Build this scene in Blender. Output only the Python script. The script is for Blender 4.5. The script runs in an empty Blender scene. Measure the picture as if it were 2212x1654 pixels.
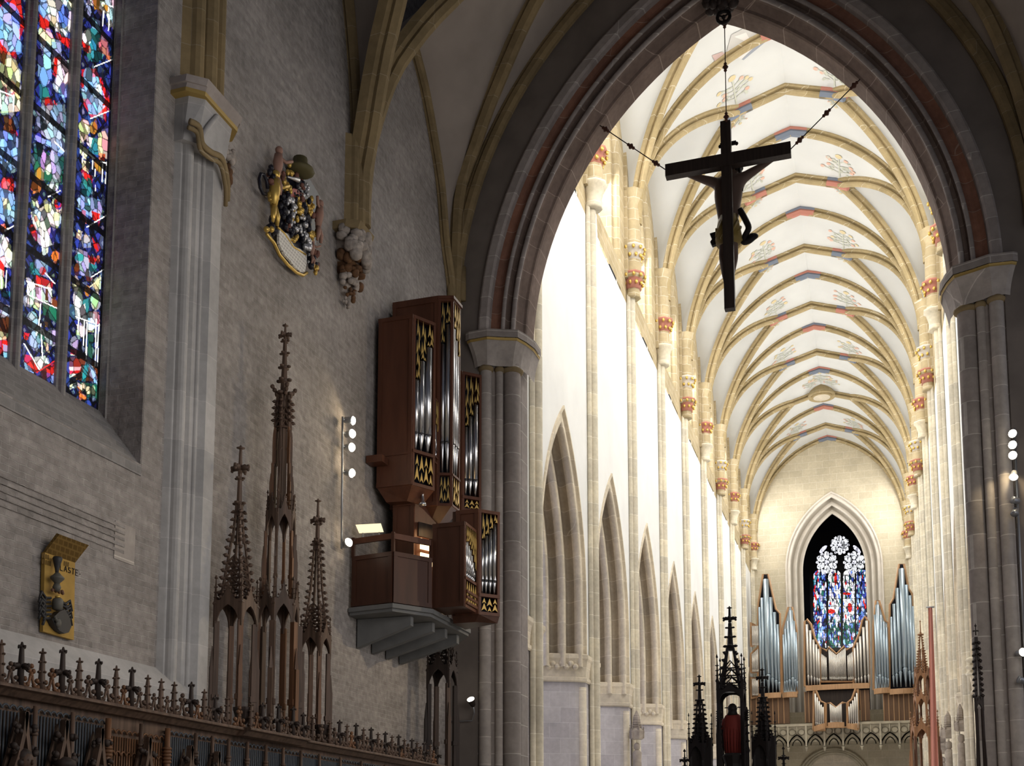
import bpy, bmesh, math, random
import numpy as np
from mathutils import Vector, Matrix
random.seed(7)
PI = math.pi
SC = bpy.context.scene
COL = SC.collection

# ------------------------------------------------------------------ survey of the place
# eye point is the origin, X to the right, Y down the nave, Z up, metres
F, PX, PY = 2436.0, 1106.0, 1553.0
YAW = math.atan(787 / math.hypot(F, 277)); PITCH = math.atan(277 / F)
_c, _s, _cp, _sp = math.cos(YAW), math.sin(YAW), math.cos(PITCH), math.sin(PITCH)
FW = Vector((-_s*_cp, _c*_cp, _sp)); RT = Vector((_c, _s, 0)); UP = Vector((_s*_sp, -_c*_sp, _cp))
def ray(px, py): return FW + RT*((px-PX)/F) + UP*((PY-py)/F)
def aX(px, py, X):
    d = ray(px, py); return d*(X/d.x)
def aY(px, py, Y):
    d = ray(px, py); return d*(Y/d.y)
def aZ(px, py, Z):
    d = ray(px, py); return d*(Z/d.z)
def aV(px, py, p, q):          # vertical plane through ground points p and q
    n = Vector((q[1]-p[1], p[0]-q[0], 0)); d = ray(px, py)
    return d*((n.x*p[0]+n.y*p[1])/(n.x*d.x+n.y*d.y))
FLOOR = -1.7

cam = bpy.data.cameras.new('camera'); co = bpy.data.objects.new('camera', cam); COL.objects.link(co)
co.matrix_world = Matrix((( RT.x, UP.x, -FW.x, 0), (RT.y, UP.y, -FW.y, 0), (RT.z, UP.z, -FW.z, 0), (0, 0, 0, 1)))
cam.sensor_width = 36; cam.lens = 36*F/2212; cam.shift_x = 0; cam.shift_y = (PY-827)/2212
cam.clip_start = 0.1; cam.clip_end = 400
SC.camera = co

# ------------------------------------------------------------------ materials
MATS = {}
def nmat(name):
    m = bpy.data.materials.new(name); m.use_nodes = True
    nt = m.node_tree; b = nt.nodes['Principled BSDF']
    return m, nt, b
def plain(name, c, rough=.7, metal=0., noise=0., nscale=6., bump=0., emit=0., spec=.3):
    if name in MATS: return MATS[name]
    m, nt, b = nmat(name); N = nt.nodes.new; L = nt.links.new
    b.inputs['Base Color'].default_value = (*c, 1); b.inputs['Roughness'].default_value = rough
    b.inputs['Metallic'].default_value = metal; b.inputs['Specular IOR Level'].default_value = spec
    if noise or bump:
        g = N('ShaderNodeNewGeometry'); t = N('ShaderNodeTexNoise'); t.inputs['Scale'].default_value = nscale
        t.inputs['Detail'].default_value = 5; L(g.outputs['Position'], t.inputs['Vector'])
        if noise:
            mx = N('ShaderNodeMix'); mx.data_type = 'RGBA'
            mx.inputs[6].default_value = tuple(v*(1-noise) for v in c)+(1,)
            mx.inputs[7].default_value = tuple(min(1, v*(1+noise)) for v in c)+(1,)
            cr = N('ShaderNodeMapRange'); cr.inputs[1].default_value = .3; cr.inputs[2].default_value = .7
            L(t.outputs['Fac'], cr.inputs[0]); L(cr.outputs[0], mx.inputs[0]); L(mx.outputs[2], b.inputs['Base Color'])
        if bump:
            bp = N('ShaderNodeBump'); bp.inputs['Strength'].default_value = bump; bp.inputs['Distance'].default_value = .05
            L(t.outputs['Fac'], bp.inputs['Height']); L(bp.outputs[0], b.inputs['Normal'])
    if emit:
        b.inputs['Emission Color'].default_value = (*c, 1); b.inputs['Emission Strength'].default_value = emit
    MATS[name] = m; return m
def stone(name, c1, c2, mortar, bw, bh, ms=.012, noise=.25, nscale=.5, rough=.85, bump=.35, warp=0., fine=.5):
    """coursed masonry; coordinates run along x+y and z so it works on every wall and shaft"""
    if name in MATS: return MATS[name]
    m, nt, b = nmat(name); N = nt.nodes.new; L = nt.links.new
    g = N('ShaderNodeNewGeometry'); sp = N('ShaderNodeSeparateXYZ'); L(g.outputs['Position'], sp.inputs[0])
    ad = N('ShaderNodeMath'); ad.operation = 'ADD'; L(sp.outputs[0], ad.inputs[0]); L(sp.outputs[1], ad.inputs[1])
    cb = N('ShaderNodeCombineXYZ'); L(ad.outputs[0], cb.inputs[0]); L(sp.outputs[2], cb.inputs[1])
    vec = cb.outputs[0]
    n1 = N('ShaderNodeTexNoise'); n1.inputs['Scale'].default_value = nscale; n1.inputs['Detail'].default_value = 6
    n1.inputs['Roughness'].default_value = .65; L(g.outputs['Position'], n1.inputs['Vector'])
    n2 = N('ShaderNodeTexNoise'); n2.inputs['Scale'].default_value = 7; n2.inputs['Detail'].default_value = 4
    L(g.outputs['Position'], n2.inputs['Vector'])
    if warp:
        vm = N('ShaderNodeVectorMath'); vm.operation = 'SCALE'; vm.inputs[3].default_value = warp
        L(n2.outputs['Color'], vm.inputs[0]); va = N('ShaderNodeVectorMath'); va.operation = 'ADD'
        L(vec, va.inputs[0]); L(vm.outputs[0], va.inputs[1]); vec = va.outputs[0]
    br = N('ShaderNodeTexBrick'); L(vec, br.inputs['Vector'])
    br.inputs['Color1'].default_value = (*c1, 1); br.inputs['Color2'].default_value = (*c2, 1); br.inputs['Mortar'].default_value = (*mortar, 1)
    br.inputs['Scale'].default_value = 1; br.inputs['Mortar Size'].default_value = ms; br.inputs['Mortar Smooth'].default_value = .3
    br.inputs['Brick Width'].default_value = bw; br.inputs['Row Height'].default_value = bh; br.offset = .47
    mr = N('ShaderNodeMapRange'); mr.inputs[1].default_value = .28; mr.inputs[2].default_value = .72
    mr.inputs[3].default_value = 1-noise; mr.inputs[4].default_value = 1+noise; L(n1.outputs['Fac'], mr.inputs[0])
    mf = N('ShaderNodeMapRange'); mf.inputs[1].default_value = .25; mf.inputs[2].default_value = .75
    mf.inputs[3].default_value = 1-noise*fine; mf.inputs[4].default_value = 1+noise*fine; L(n2.outputs['Fac'], mf.inputs[0])
    mm = N('ShaderNodeMath'); mm.operation = 'MULTIPLY'; L(mr.outputs[0], mm.inputs[0]); L(mf.outputs[0], mm.inputs[1])
    vs = N('ShaderNodeVectorMath'); vs.operation = 'SCALE'; L(br.outputs['Color'], vs.inputs[0]); L(mm.outputs[0], vs.inputs[3])
    L(vs.outputs[0], b.inputs['Base Color']); b.inputs['Roughness'].default_value = rough; b.inputs['Specular IOR Level'].default_value = .15
    if bump:
        ml = N('ShaderNodeMath'); ml.operation = 'MULTIPLY_ADD'; L(br.outputs['Fac'], ml.inputs[0]); ml.inputs[1].default_value = -1
        L(n2.outputs['Fac'], ml.inputs[2])
        bp = N('ShaderNodeBump'); bp.inputs['Strength'].default_value = bump; bp.inputs['Distance'].default_value = .04
        L(ml.outputs[0], bp.inputs['Height']); L(bp.outputs[0], b.inputs['Normal'])
    MATS[name] = m; return m
def wood(name, c, var=.35, scale=(9, 9, .5), rough=.45, spec=.3):
    if name in MATS: return MATS[name]
    m, nt, b = nmat(name); N = nt.nodes.new; L = nt.links.new
    g = N('ShaderNodeNewGeometry'); mp = N('ShaderNodeMapping'); mp.inputs['Scale'].default_value = scale
    L(g.outputs['Position'], mp.inputs[0]); t = N('ShaderNodeTexNoise'); t.inputs['Scale'].default_value = 1.6; t.inputs['Detail'].default_value = 6
    L(mp.outputs[0], t.inputs['Vector']); mx = N('ShaderNodeMix'); mx.data_type = 'RGBA'
    mx.inputs[6].default_value = tuple(v*(1-var) for v in c)+(1,); mx.inputs[7].default_value = tuple(min(1, v*(1+var)) for v in c)+(1,)
    cr = N('ShaderNodeMapRange'); cr.inputs[1].default_value = .3; cr.inputs[2].default_value = .7
    L(t.outputs['Fac'], cr.inputs[0]); L(cr.outputs[0], mx.inputs[0]); L(mx.outputs[2], b.inputs['Base Color'])
    b.inputs['Roughness'].default_value = rough; b.inputs['Specular IOR Level'].default_value = spec
    MATS[name] = m; return m
def painted_glass(name, strength):
    if name in MATS: return MATS[name]
    m, nt, b = nmat(name); N = nt.nodes.new; L = nt.links.new
    a = N('ShaderNodeAttribute'); a.attribute_name = 'pigment'
    b.inputs['Base Color'].default_value = (.01, .01, .012, 1); b.inputs['Roughness'].default_value = .25
    L(a.outputs['Color'], b.inputs['Emission Color']); b.inputs['Emission Strength'].default_value = strength
    MATS[name] = m; return m

M = {}
M['choir_wall'] = stone('choir_wall', (.33,.30,.283), (.258,.235,.22), (.375,.345,.325), .34, .1, .01, .26, .35, warp=.05, bump=.9, fine=.9)
M['jamb'] = stone('choir_jamb', (.27,.255,.245), (.21,.2,.195), (.3,.28,.27), .3, .13, .008, .25, .5, bump=.5, warp=.02)
M['pier'] = stone('choir_pier', (.46,.445,.435), (.385,.375,.37), (.52,.50,.49), 3., .85, .006, .16, .8, bump=.15)
M['plaster_dark'] = plain('choir_plaster', (.185,.158,.14), .9, noise=.2, nscale=.9)
M['web_dark'] = plain('choir_web', (.33,.285,.25), .9, noise=.18, nscale=.6)
M['rib_dark'] = stone('choir_rib', (.27,.2,.105), (.22,.165,.09), (.33,.27,.18), 9., .7, .008, .2, 1.2, bump=.1)
M['arch_grey'] = stone('arch_grey', (.36,.32,.30), (.29,.255,.24), (.5,.46,.43), 9., .6, .012, .2, 1.5, bump=.1)
M['arch_brown'] = stone('arch_brown', (.21,.155,.13), (.17,.125,.105), (.34,.27,.23), 9., .75, .01, .25, 1., bump=.1)
M['arch_red'] = stone('arch_red', (.28,.135,.09), (.21,.11,.08), (.36,.25,.2), 9., .8, .01, .25, 1., bump=.1)
M['pillar'] = stone('pillar_stone', (.46,.41,.37), (.35,.315,.29), (.6,.55,.5), 9., .75, .012, .2, .9, bump=.12)
M['pillar_dark'] = stone('pillar_dark', (.35,.305,.28), (.28,.25,.23), (.5,.46,.42), 9., .85, .014, .2, .9, bump=.12)
M['white'] = plain('nave_plaster', (.83,.83,.81), .9, noise=.05, nscale=.5)
M['web'] = plain('nave_web', (.585,.585,.565), .9, noise=.05, nscale=.4)
M['yellow'] = stone('yellow_ashlar', (.46,.375,.235), (.38,.305,.18), (.6,.54,.43), .9, .55, .014, .14, .6, bump=.1)
M['ribn'] = stone('nave_rib', (.37,.29,.16), (.31,.24,.125), (.56,.49,.36), 2.2, .9, .012, .16, 1.0, bump=.05)
M['shaft'] = stone('nave_shaft', (.73,.66,.51), (.58,.53,.43), (.84,.79,.67), 9., .95, .014, .2, .8, bump=.1)
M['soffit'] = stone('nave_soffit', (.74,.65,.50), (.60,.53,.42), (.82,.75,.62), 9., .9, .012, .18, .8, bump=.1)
M['soffit_shaded'] = stone('nave_soffit_hollow_shade', (.46,.38,.28), (.36,.31,.25), (.62,.55,.45), 9., .9, .012, .18, .8, bump=.1)  # darker stone colour paints the shade into the hollows between rolls
M['westg_shaded'] = plain('west_hollow_shade', (.40,.36,.30), .85)  # shade of the moulding hollows put into the colour
M['ashlar'] = stone('nave_ashlar', (.55,.52,.52), (.46,.43,.44), (.62,.6,.6), 1.1, .62, .012, .14, .8, bump=.1)
M['west'] = stone('west_ashlar', (.54,.475,.35), (.48,.42,.305), (.62,.57,.46), 1.3, .7, .016, .14, .4, bump=.05)
M['westg'] = plain('west_moulding', (.60,.55,.48), .85, noise=.1, nscale=1.)
M['gallery'] = plain('gallery_stone', (.45,.40,.30), .85, noise=.2, nscale=1.5)
M['red'] = plain('paint_red', (.43,.18,.135), .8); M['blue'] = plain('paint_blue', (.16,.185,.235), .8)
M['black'] = plain('dark_void', (.008,.008,.014), .9)
M['floor'] = stone('floor_slabs', (.45,.4,.34), (.4,.36,.3), (.3,.27,.24), .8, .8)
M['gilt'] = plain('gilding', (.62,.42,.11), .35, metal=.6)
M['gold_line'] = plain('gold_line', (.42,.29,.09), .5, metal=.3)
M['oak'] = wood('carved_oak', (.10,.063,.045), .45, rough=.55)
M['oak_red'] = wood('carved_oak_red', (.15,.072,.036), .4, rough=.5)
M['oak_dark'] = wood('carved_oak_dark', (.035,.024,.02), .4, rough=.6)
M['oak_backlit'] = plain('backlit_oak_black', (.012,.009,.009), .6, spec=.2)  # near-black colour stands in for backlit silhouettes
M['organ'] = wood('organ_wood', (.098,.037,.021), .22, (3, 3, .35), .42)
M['organ2'] = wood('organ_wood_dark', (.063,.025,.015), .22, (3, 3, .35), .42)
M['pipe'] = plain('pipe_metal', (.62,.63,.66), .28, metal=1.)
M['pipe_mouth'] = plain('pipe_mouth', (.05,.05,.055), .5)
M['concrete'] = plain('concrete', (.17,.172,.172), .85, noise=.1, nscale=3)
M['lampmetal'] = plain('lamp_metal', (.35,.36,.38), .4, metal=.7)

# ------------------------------------------------------------------ mesh building
def rootloc(p):
    v = Vector((0, 0, 0))
    while p is not None: v += p.location; p = p.parent
    return v
def tag(o, label=None, cat=None, group=None, kind=None):
    if label: o['label'] = label
    if cat: o['category'] = cat
    if group: o['group'] = group
    if kind: o['kind'] = kind
    return o
def thing(name, label, cat, loc=(0, 0, 0), group=None):
    o = bpy.data.objects.new(name, None); o.empty_display_size = .2; COL.objects.link(o); o.location = loc
    return tag(o, label, cat, group)
class MB:
    def __init__(s): s.v = []; s.f = []; s.smooth = []
    def add(s, vs, fs, sm=False):
        o = len(s.v); s.v += [tuple(v) for v in vs]; s.f += [tuple(i+o for i in f) for f in fs]; s.smooth += [sm]*len(fs); return s
    def box(s, c, d, ax=None):
        x, y, z = d[0]/2, d[1]/2, d[2]/2; c = Vector(c)
        vs = [Vector((i*x, j*y, k*z)) for k in (-1, 1) for j in (-1, 1) for i in (-1, 1)]
        if ax is not None: vs = [ax @ v for v in vs]
        return s.add([c+v for v in vs], [(0,2,3,1),(4,5,7,6),(0,1,5,4),(2,6,7,3),(0,4,6,2),(1,3,7,5)])
    def bx(s, lo, hi): return s.box([(a+b)/2 for a, b in zip(lo, hi)], [abs(b-a) for a, b in zip(lo, hi)])
    def prism(s, poly, d):                 # planar polygon extruded along vector d
        n = len(poly); d = Vector(d); a = [Vector(p) for p in poly]
        return s.add(a+[p+d for p in a], [tuple(range(n))[::-1], tuple(range(n, 2*n))]+[(i, (i+1) % n, (i+1) % n+n, i+n) for i in range(n)])
    def tube(s, pts, r, n=8, cap=True, sm=True):
        pts = [Vector(p) for p in pts]; rs = r if isinstance(r, (list, tuple)) else [r]*len(pts)
        vs = []; up = None
        for i, p in enumerate(pts):
            t = (pts[min(i+1, len(pts)-1)]-pts[max(i-1, 0)]).normalized()
            if up is None: up = Vector((0, 0, 1)) if abs(t.z) < .9 else Vector((1, 0, 0))
            a = t.cross(up).normalized(); up = a.cross(t)
            b = up
            vs += [p+(a*math.cos(q)+b*math.sin(q))*rs[i] for q in [2*PI*k/n for k in range(n)]]
        fs = [(i*n+k, i*n+(k+1) % n, (i+1)*n+(k+1) % n, (i+1)*n+k) for i in range(len(pts)-1) for k in range(n)]
        if cap: fs += [tuple(range(n))[::-1], tuple(range((len(pts)-1)*n, len(pts)*n))]
        return s.add(vs, fs, sm)
    def lathe(s, c, prof, n=12, ax=None, sm=True, ph=0., sx=1., sy=1.):   # prof: (r, z)
        c = Vector(c); vs = []
        for r, z in prof:
            for k in range(n):
                v = Vector((sx*r*math.cos(ph+2*PI*k/n), sy*r*math.sin(ph+2*PI*k/n), z))
                vs.append(c+(ax @ v if ax is not None else v))
        m = len(prof); fs = [(i*n+k, i*n+(k+1) % n, (i+1)*n+(k+1) % n, (i+1)*n+k) for i in range(m-1) for k in range(n)]
        fs += [tuple(range(n))[::-1], tuple(range((m-1)*n, m*n))]
        return s.add(vs, fs, sm)
    def ball(s, c, r, n=10, sc=(1, 1, 1), ax=None):
        c = Vector(c); prof = [(max(.02, math.sin(PI*i/6))*r, -r*math.cos(PI*i/6)) for i in range(7)]
        A = Matrix.Diagonal(Vector(sc)); A = ax @ A if ax is not None else A
        return s.lathe(c, prof, n, A)
    def loft(s, rows, closed=False, sm=True):
        n = len(rows[0]); vs = [p for r in rows for p in r]; k = n if closed else n-1
        return s.add(vs, [(i*n+j, i*n+(j+1) % n, (i+1)*n+(j+1) % n, (i+1)*n+j) for i in range(len(rows)-1) for j in range(k)], sm)
    def sweep(s, pts, prof, up, closed=True, sm=False):
        """profile (a along side, b along up-ish) swept along pts; up(i) gives the outward direction"""
        pts = [Vector(p) for p in pts]; rows = []
        for i, p in enumerate(pts):
            t = (pts[min(i+1, len(pts)-1)]-pts[max(i-1, 0)]).normalized()
            u = up(i) if callable(up) else Vector(up); sd = t.cross(u).normalized(); u2 = sd.cross(t).normalized()
            rows.append([p+sd*a+u2*b for a, b in prof])
        s.loft(rows, closed, sm)
        if closed:
            n = len(prof); o = len(s.v)-len(rows)*n
            s.f += [tuple(range(o, o+n))[::-1], tuple(range(o+(len(rows)-1)*n, o+len(rows)*n))]; s.smooth += [False]*2
        return s
    def build(s, name, mat, parent=None, kind=None, label=None, fix=True):
        off = rootloc(parent); me = bpy.data.meshes.new(name)
        me.from_pydata([tuple(Vector(v)-off) for v in s.v], [], s.f); me.polygons.foreach_set('use_smooth', s.smooth)
        if fix:
            bm = bmesh.new(); bm.from_mesh(me); bmesh.ops.recalc_face_normals(bm, faces=bm.faces); bm.to_mesh(me); bm.free()
        me.update(); ms = mat if isinstance(mat, list) else [mat]
        for q in ms: me.materials.append(q)
        o = bpy.data.objects.new(name, me); COL.objects.link(o); o.parent = parent
        if kind: o['kind'] = kind
        if label: o['label'] = label
        return o
def dup(root, loc, label=None, group=None):
    def cp(o, par):
        c = o.copy(); COL.objects.link(c); c.parent = par
        for ch in [x for x in bpy.data.objects if x.parent == o and x is not c]: cp(ch, c)
        return c
    r = cp(root, None); r.location = loc
    if label: r['label'] = label
    if group: r['group'] = group
    return r
def rotz(a): return Matrix.Rotation(a, 3, 'Z')
def lerp(a, b, t): return a+(b-a)*t
def roll_profile(n0, d0, n1, d1, rolls, amp):
    """zig of half-round rolls from (n0,d0) to (n1,d1)"""
    out = []
    nx, dx = (d1-d0), -(n1-n0); l = math.hypot(nx, dx); nx /= l; dx /= l
    for r in range(rolls):
        for k in range(7):
            t = (r+k/7)/rolls; h = amp*abs(math.sin(PI*k/7))**.8
            if r % 2: h = -h*.9
            out.append((lerp(n0, n1, t)+nx*h, lerp(d0, d1, t)+dx*h))
    out.append((n1, d1)); return out
def pointed(c, a, zs, h, n=0., zb=None, seg=14):
    """pointed arch: centre c, half width a, springing zs, rise h; offset n shrinks it. returns (u,z) left foot to right foot"""
    R = (a*a+h*h)/(2*a); cl = c-a+R; r = R-n; pts = []
    zt = math.sqrt(max(.01, r*r-(cl-c)**2)); th = math.atan2(zt, c-cl)
    if zb is not None: pts.append((cl-r, zb))
    for i in range(seg+1):
        q = lerp(PI, th, i/seg); pts.append((cl+r*math.cos(q), zs+r*math.sin(q)))
    return pts+[(2*c-u, z) for u, z in pts[-2::-1]]
# ================================================================== THE SETTING: choir
WL, WR, YA = -11.1, 4.6, 29.0          # choir side walls, choir face of the chancel wall
XC = -3.4
# left choir wall with the big traceried window opening (its head is above the frame)
wy0, wy1 = 6.0, 14.95
w = MB()
w.bx((WL-1.6, wy1, FLOOR), (WL, YA+.2, 32)); w.bx((WL-1.6, -4, FLOOR), (WL, wy1, 6.15)); w.bx((WL-1.6, -4, 6.15), (WL, wy0, 32)); w.bx((WL-1.6, wy0, 24), (WL, wy1, 32))
wall_left = w.build('wall_left', M['choir_wall'], kind='structure')
GX = -11.95                            # plane of the glass
gy = aX(247, 60, GX).y
# splayed right jamb of the window with two thin rolls, sloping sill
j = MB(); prof = [(GX, gy), (GX, gy+.02)]
for (x, y, r) in ((GX+.09, gy+.06, .07), (GX+.26, gy+.17, .06)):
    for k in range(7):
        q = PI*.9-PI*.8*k/6-.9; prof.append((x+r*math.cos(q), y+r*math.sin(q)-.03))
prof += [(GX+.36, gy+.3), (GX+.4, gy+.42), (WL+.005, wy1+.02)]
j.loft([[(x, y, 6.0) for x, y in prof], [(x, y, 24) for x, y in prof]], sm=False)
j.build('window_jamb', M['jamb'], wall_left)
sl = MB(); sl.prism([(GX-.2, wy0, 7.12), (GX+.02, wy0, 7.14), (WL+.02, wy0, 6.1), (WL+.02, wy0, 5.95), (GX-.2, wy0, 5.95)], (0, wy1-wy0, 0))
sl.build('window_sill', M['jamb'], wall_left)
# weathered string of projecting courses and the ledge behind the stalls
st = MB()
for i in range(5): st.box((WL+.0, 11.4, 5.0-.1*i), (.045+.012*(i%2), 6.4, .05))
st.build('string_course', M['choir_wall'], wall_left)
ld = MB(); ld.prism([(WL, -2, 2.92), (WL+.3, -2, 2.6), (WL+.3, -2, FLOOR), (WL, -2, FLOOR)], (0, 18.2, 0)); ld.build('ledge', M['pier'], wall_left)
qn = MB()
qn.box((WL+.0, 14.62, 4.75), (.03, .5, .6)); qn.build('quoin_block', M['pillar'], wall_left)
# wall pier (respond): flat broad strip, thin rolls
r = MB(); zt = aX(440, 275, WL+.3).z
prof = [(WL, 15.55), (WL+.1, 15.62)]
def rollat(y, rad, x):
    return [(x+rad*math.sin(PI*k/8), y-rad*math.cos(PI*k/8)) for k in range(9)]
prof += rollat(15.82, .14, WL+.1) + [(WL+.12, 16.02), (WL+.2, 16.1)] + rollat(16.26, .05, WL+.22) + [(WL+.24, 16.36), (WL+.34, 16.46), (WL+.34, 16.86), (WL+.16, 17.02), (WL, 17.06)]
prof = [(x, 15.55+(y-15.55)*.74) for x, y in prof]
r.loft([[(x, y, 1.2) for x, y in prof], [(x, y, zt) for x, y in prof]], sm=False); r.build('wall_pier', M['pier'], wall_left)
# yellow rib bundle rising from the canopied corbel and from the carved corbel
def bundle(y, z0, z1, wid, name='rib_bundle'):
    b = MB(); prof = [(WL, y-wid)]
    for q, rr in ((-.62, .2), (-.1, .26), (.42, .2)): prof += [(WL+.12+rr*wid*1.5*math.sin(PI*k/6), y+q*wid-rr*wid*math.cos(PI*k/6)) for k in range(7)]
    prof += [(WL+.08, y+wid*.8), (WL, y+wid)]
    b.loft([[(x, yy, z0) for x, yy in prof], [(x, yy, z1) for x, yy in prof]], sm=False); b.build(name, M['rib_dark'], wall_left)
bundle(16.25, 13.4, 24, .62)
bundle(22.5, 13.95, 16.4, .5)

# ---- chancel wall with the pointed arch
IA, IH, ZS = 5.72, 9.3, 14.3           # inner half width, rise, springing
OA = IA+1.18
R_in = (IA*IA+IH*IH)/(2*IA)
OH = math.sqrt((R_in+1.18)**2-(XC-(XC-IA+R_in))**2)
wa = MB()
op = pointed(XC, OA, ZS, OH, zb=FLOOR, seg=24)
top = 33.0
for (a, za), (b, zb_) in zip(op[:-1], op[1:]):
    wa.add([(a, YA, za), (b, YA, zb_), (b, YA, top), (a, YA, top)], [(0, 1, 2, 3)])
wa.bx((-16, YA, FLOOR), (op[0][0], YA+1.7, top)); wa.bx((op[-1][0], YA, FLOOR), (12, YA+1.7, top))
# nave side
opn = pointed(XC, IA+.4, ZS, OH-.6, zb=FLOOR, seg=24)
for (a, za), (b, zb_) in zip(opn[:-1], opn[1:]):
    wa.add([(a, YA+1.7, za), (b, YA+1.7, zb_), (b, YA+1.7, 46), (a, YA+1.7, 46)], [(3, 2, 1, 0)])
wa.add([(-16, YA+1.7, 33), (12, YA+1.7, 33), (12, YA+1.7, 46), (-16, YA+1.7, 46)], [(0, 1, 2, 3)])
wall_arch = wa.build('wall_west', M['plaster_dark'], kind='structure', fix=False)
# archivolt orders, outside to inside: n measured from the outer edge
def order(name, mat, prof, sm=False):
    b = MB(); rows = []
    for n, d in prof:
        rows.append([(u, YA+d, z) for u, z in pointed(XC, OA, ZS, OH, n=n, seg=30)])
    b.loft(rows, sm=sm); return b.build(name, mat, wall_arch)
def arc_prof(n, d, r, a0, a1, k=7): return [(n+r*math.cos(lerp(a0, a1, i/k)), d+r*math.sin(lerp(a0, a1, i/k))) for i in range(k+1)]
order('arch_moulding', M['arch_grey'], [(0, .05), (0, -.09), (.05, -.12), (.24, -.1), (.29, -.03), (.3, .14)])
order('arch_moulding', M['arch_red'], [(.3, .14)]+[(.31+.3*i/6, .14+.1*math.sin(PI*i/6)) for i in range(1, 7)])
order('arch_moulding', M['arch_grey'], arc_prof(.655, .16, .06, PI, 2*PI+.6), True)
order('arch_moulding', M['arch_brown'], [(.7, .2), (.73, .36), (.82, .40), (.86, .3)])
order('arch_moulding', M['arch_grey'], arc_prof(.915, .3, .07, PI, 2*PI+.6), True)
order('arch_moulding', M['arch_brown'], [(.97, .34), (.985, .42), (1.1, .68), (1.16, .72), (1.18, .8), (1.18, 1.45), (1.0, 1.7)])
# jamb shafts, imposts
for sgn in (-1, 1):
    def U(n): return XC+sgn*(OA-n)
    jb = MB(); jp = [(0, 0), (.02, .08), (.3, .14), (.6, .2), (.66, .5), (.9, .6), (1.0, .9), (1.0, 1.45), (.9, 1.7)]
    jb.loft([[(U(n), YA+d, FLOOR) for n, d in jp], [(U(n), YA+d, ZS) for n, d in jp]], sm=False); jb.build('arch_jamb', M['pillar_dark'], wall_arch)
    for n, d, rr, mt in ((.2, .05, .17, 'pillar'), (.55, .2, .11, 'pillar'), (.84, .46, .25, 'pillar_dark')):
        s = MB(); s.tube([(U(n), YA+d, FLOOR), (U(n), YA+d, 13.75)], rr, 16, cap=False); s.build('jamb_shaft', M[mt], wall_arch)
        s = MB(); s.lathe((U(n), YA+d, 13.42), [(rr*1.05, 0), (rr*1.3, .05), (rr*1.34, .1), (rr*1.05, .16)], 16); s.build('capital_ring', M['rib_dark'], wall_arch)
    # impost: bell and dark slab with gold line following the orders
    def band(z0, z1, e0, e1, name, mt):
        pl = [(-.12, -.02), (.0, -.1), (.3, -.14), (.5, .02), (.7, .1), (.95, .2), (1.1, .45), (1.2, .9), (1.2, 1.5)]
        def P(e, z): return [(U(n+e*(.9 if i > 2 else .3)-(e if i < 2 else 0)), YA+d-e*(1. if i < 6 else .4), z) for i, (n, d) in enumerate(pl)]
        b = MB(); rows = [P(lerp(e0, e1, (i/5)**1.6), lerp(z0, z1, i/5)) for i in range(6)]
        rows.append([(U(n), YA+d+.3, z1) for n, d in pl]); b.loft(rows, sm=False); b.build(name, mt, wall_arch)
    band(13.55, 14.24, .0, .2, 'impost_bell', M['pillar'])
    band(14.2, 14.27, .21, .23, 'gold_line', M['gold_line'])
    band(14.27, 14.5, .26, .26, 'impost_slab', M['pillar_dark'])

# ---- choir vault: ribs and webs of the bay next to the chancel arch
vault = MB()
CR = Vector((WL, 28.85, 15.2)); CB = Vector((WL, 22.6, 14.4)); K = Vector((-4.6, 25.6, 24.4)); AP = Vector((XC, 28.85, 26.3))
def fill(pts, n=16):
    pts = [Vector(p) for p in pts]; out = []
    P = [pts[0]]+pts+[pts[-1]]
    for i in range(1, len(P)-2):
        for k in range(n):
            t = k/n; a, b, c, d = P[i-1], P[i], P[i+1], P[i+2]
            out.append(.5*((2*b)+(c-a)*t+(2*a-5*b+4*c-d)*t*t+(3*b-a-3*c+d)*t**3))
    return out+[pts[-1]]
def resample(c, n=24):
    L = [0]
    for a, b in zip(c[:-1], c[1:]): L.append(L[-1]+(b-a).length)
    out = []
    for i in range(n+1):
        s = L[-1]*i/n; k = max(0, min(len(c)-2, next((q for q in range(len(L)-1) if L[q+1] >= s-1e-9), len(c)-2)))
        out.append(c[k].lerp(c[k+1], (s-L[k])/max(1e-9, L[k+1]-L[k])))
    return out
cb2 = (CB.x, CB.y)
tr = resample(fill([CB, (WL+.05, 22.62, 15.6)]+[aV(x, y, cb2, (K.x, K.y)) for x, y in ((790, 290), (830, 170), (880, 90), (960, 0))]+[(-7.4, 24.35, 22.6), K]))
cdg = resample(fill([CR, (WL+.03, 28.83, 16.4)]+[aV(x, y, (CR.x, CR.y), (K.x, K.y)) for x, y in ((985, 420), (1020, 310), (1060, 200), (1150, 0))]+[(-6.4, 26.4, 24.3), K]))
fl = resample(fill([CR, (WL, 28.5, 16.2)]+[aX(x, y, WL) for x, y in ((955, 520), (945, 400), (930, 300), (910, 190), (890, 110))]+[(WL, 25.6, 21.35)]))
flb = resample(fill([CB, (WL, 22.75, 17.0), (WL, 23.4, 19.), (WL, 24.4, 20.6), (WL, 25.6, 21.35)]))
arl = [Vector((u, YA-.1, z)) for u, z in pointed(XC, 7.65, 15.2, 11.1, seg=30)]
arL = resample(arl[:31]); arR = resample(arl[30:][::-1])
near = resample(fill([CB, (WL+.03, 22.55, 15.6)]+[aV(x, y, cb2, (-6.5, 18.5)) for x, y in ((785, 300), (803, 190), (825, 80), (845, 0))]+[(-8.3, 20, 21.3), (-6.5, 18.5, 22.6)]))
nearf = resample(fill([CB, (WL, 22.45, 16.4), (WL, 22.2, 18.2), (WL, 21.6, 20.2), (WL, 20.2, 22.4)]))
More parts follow.
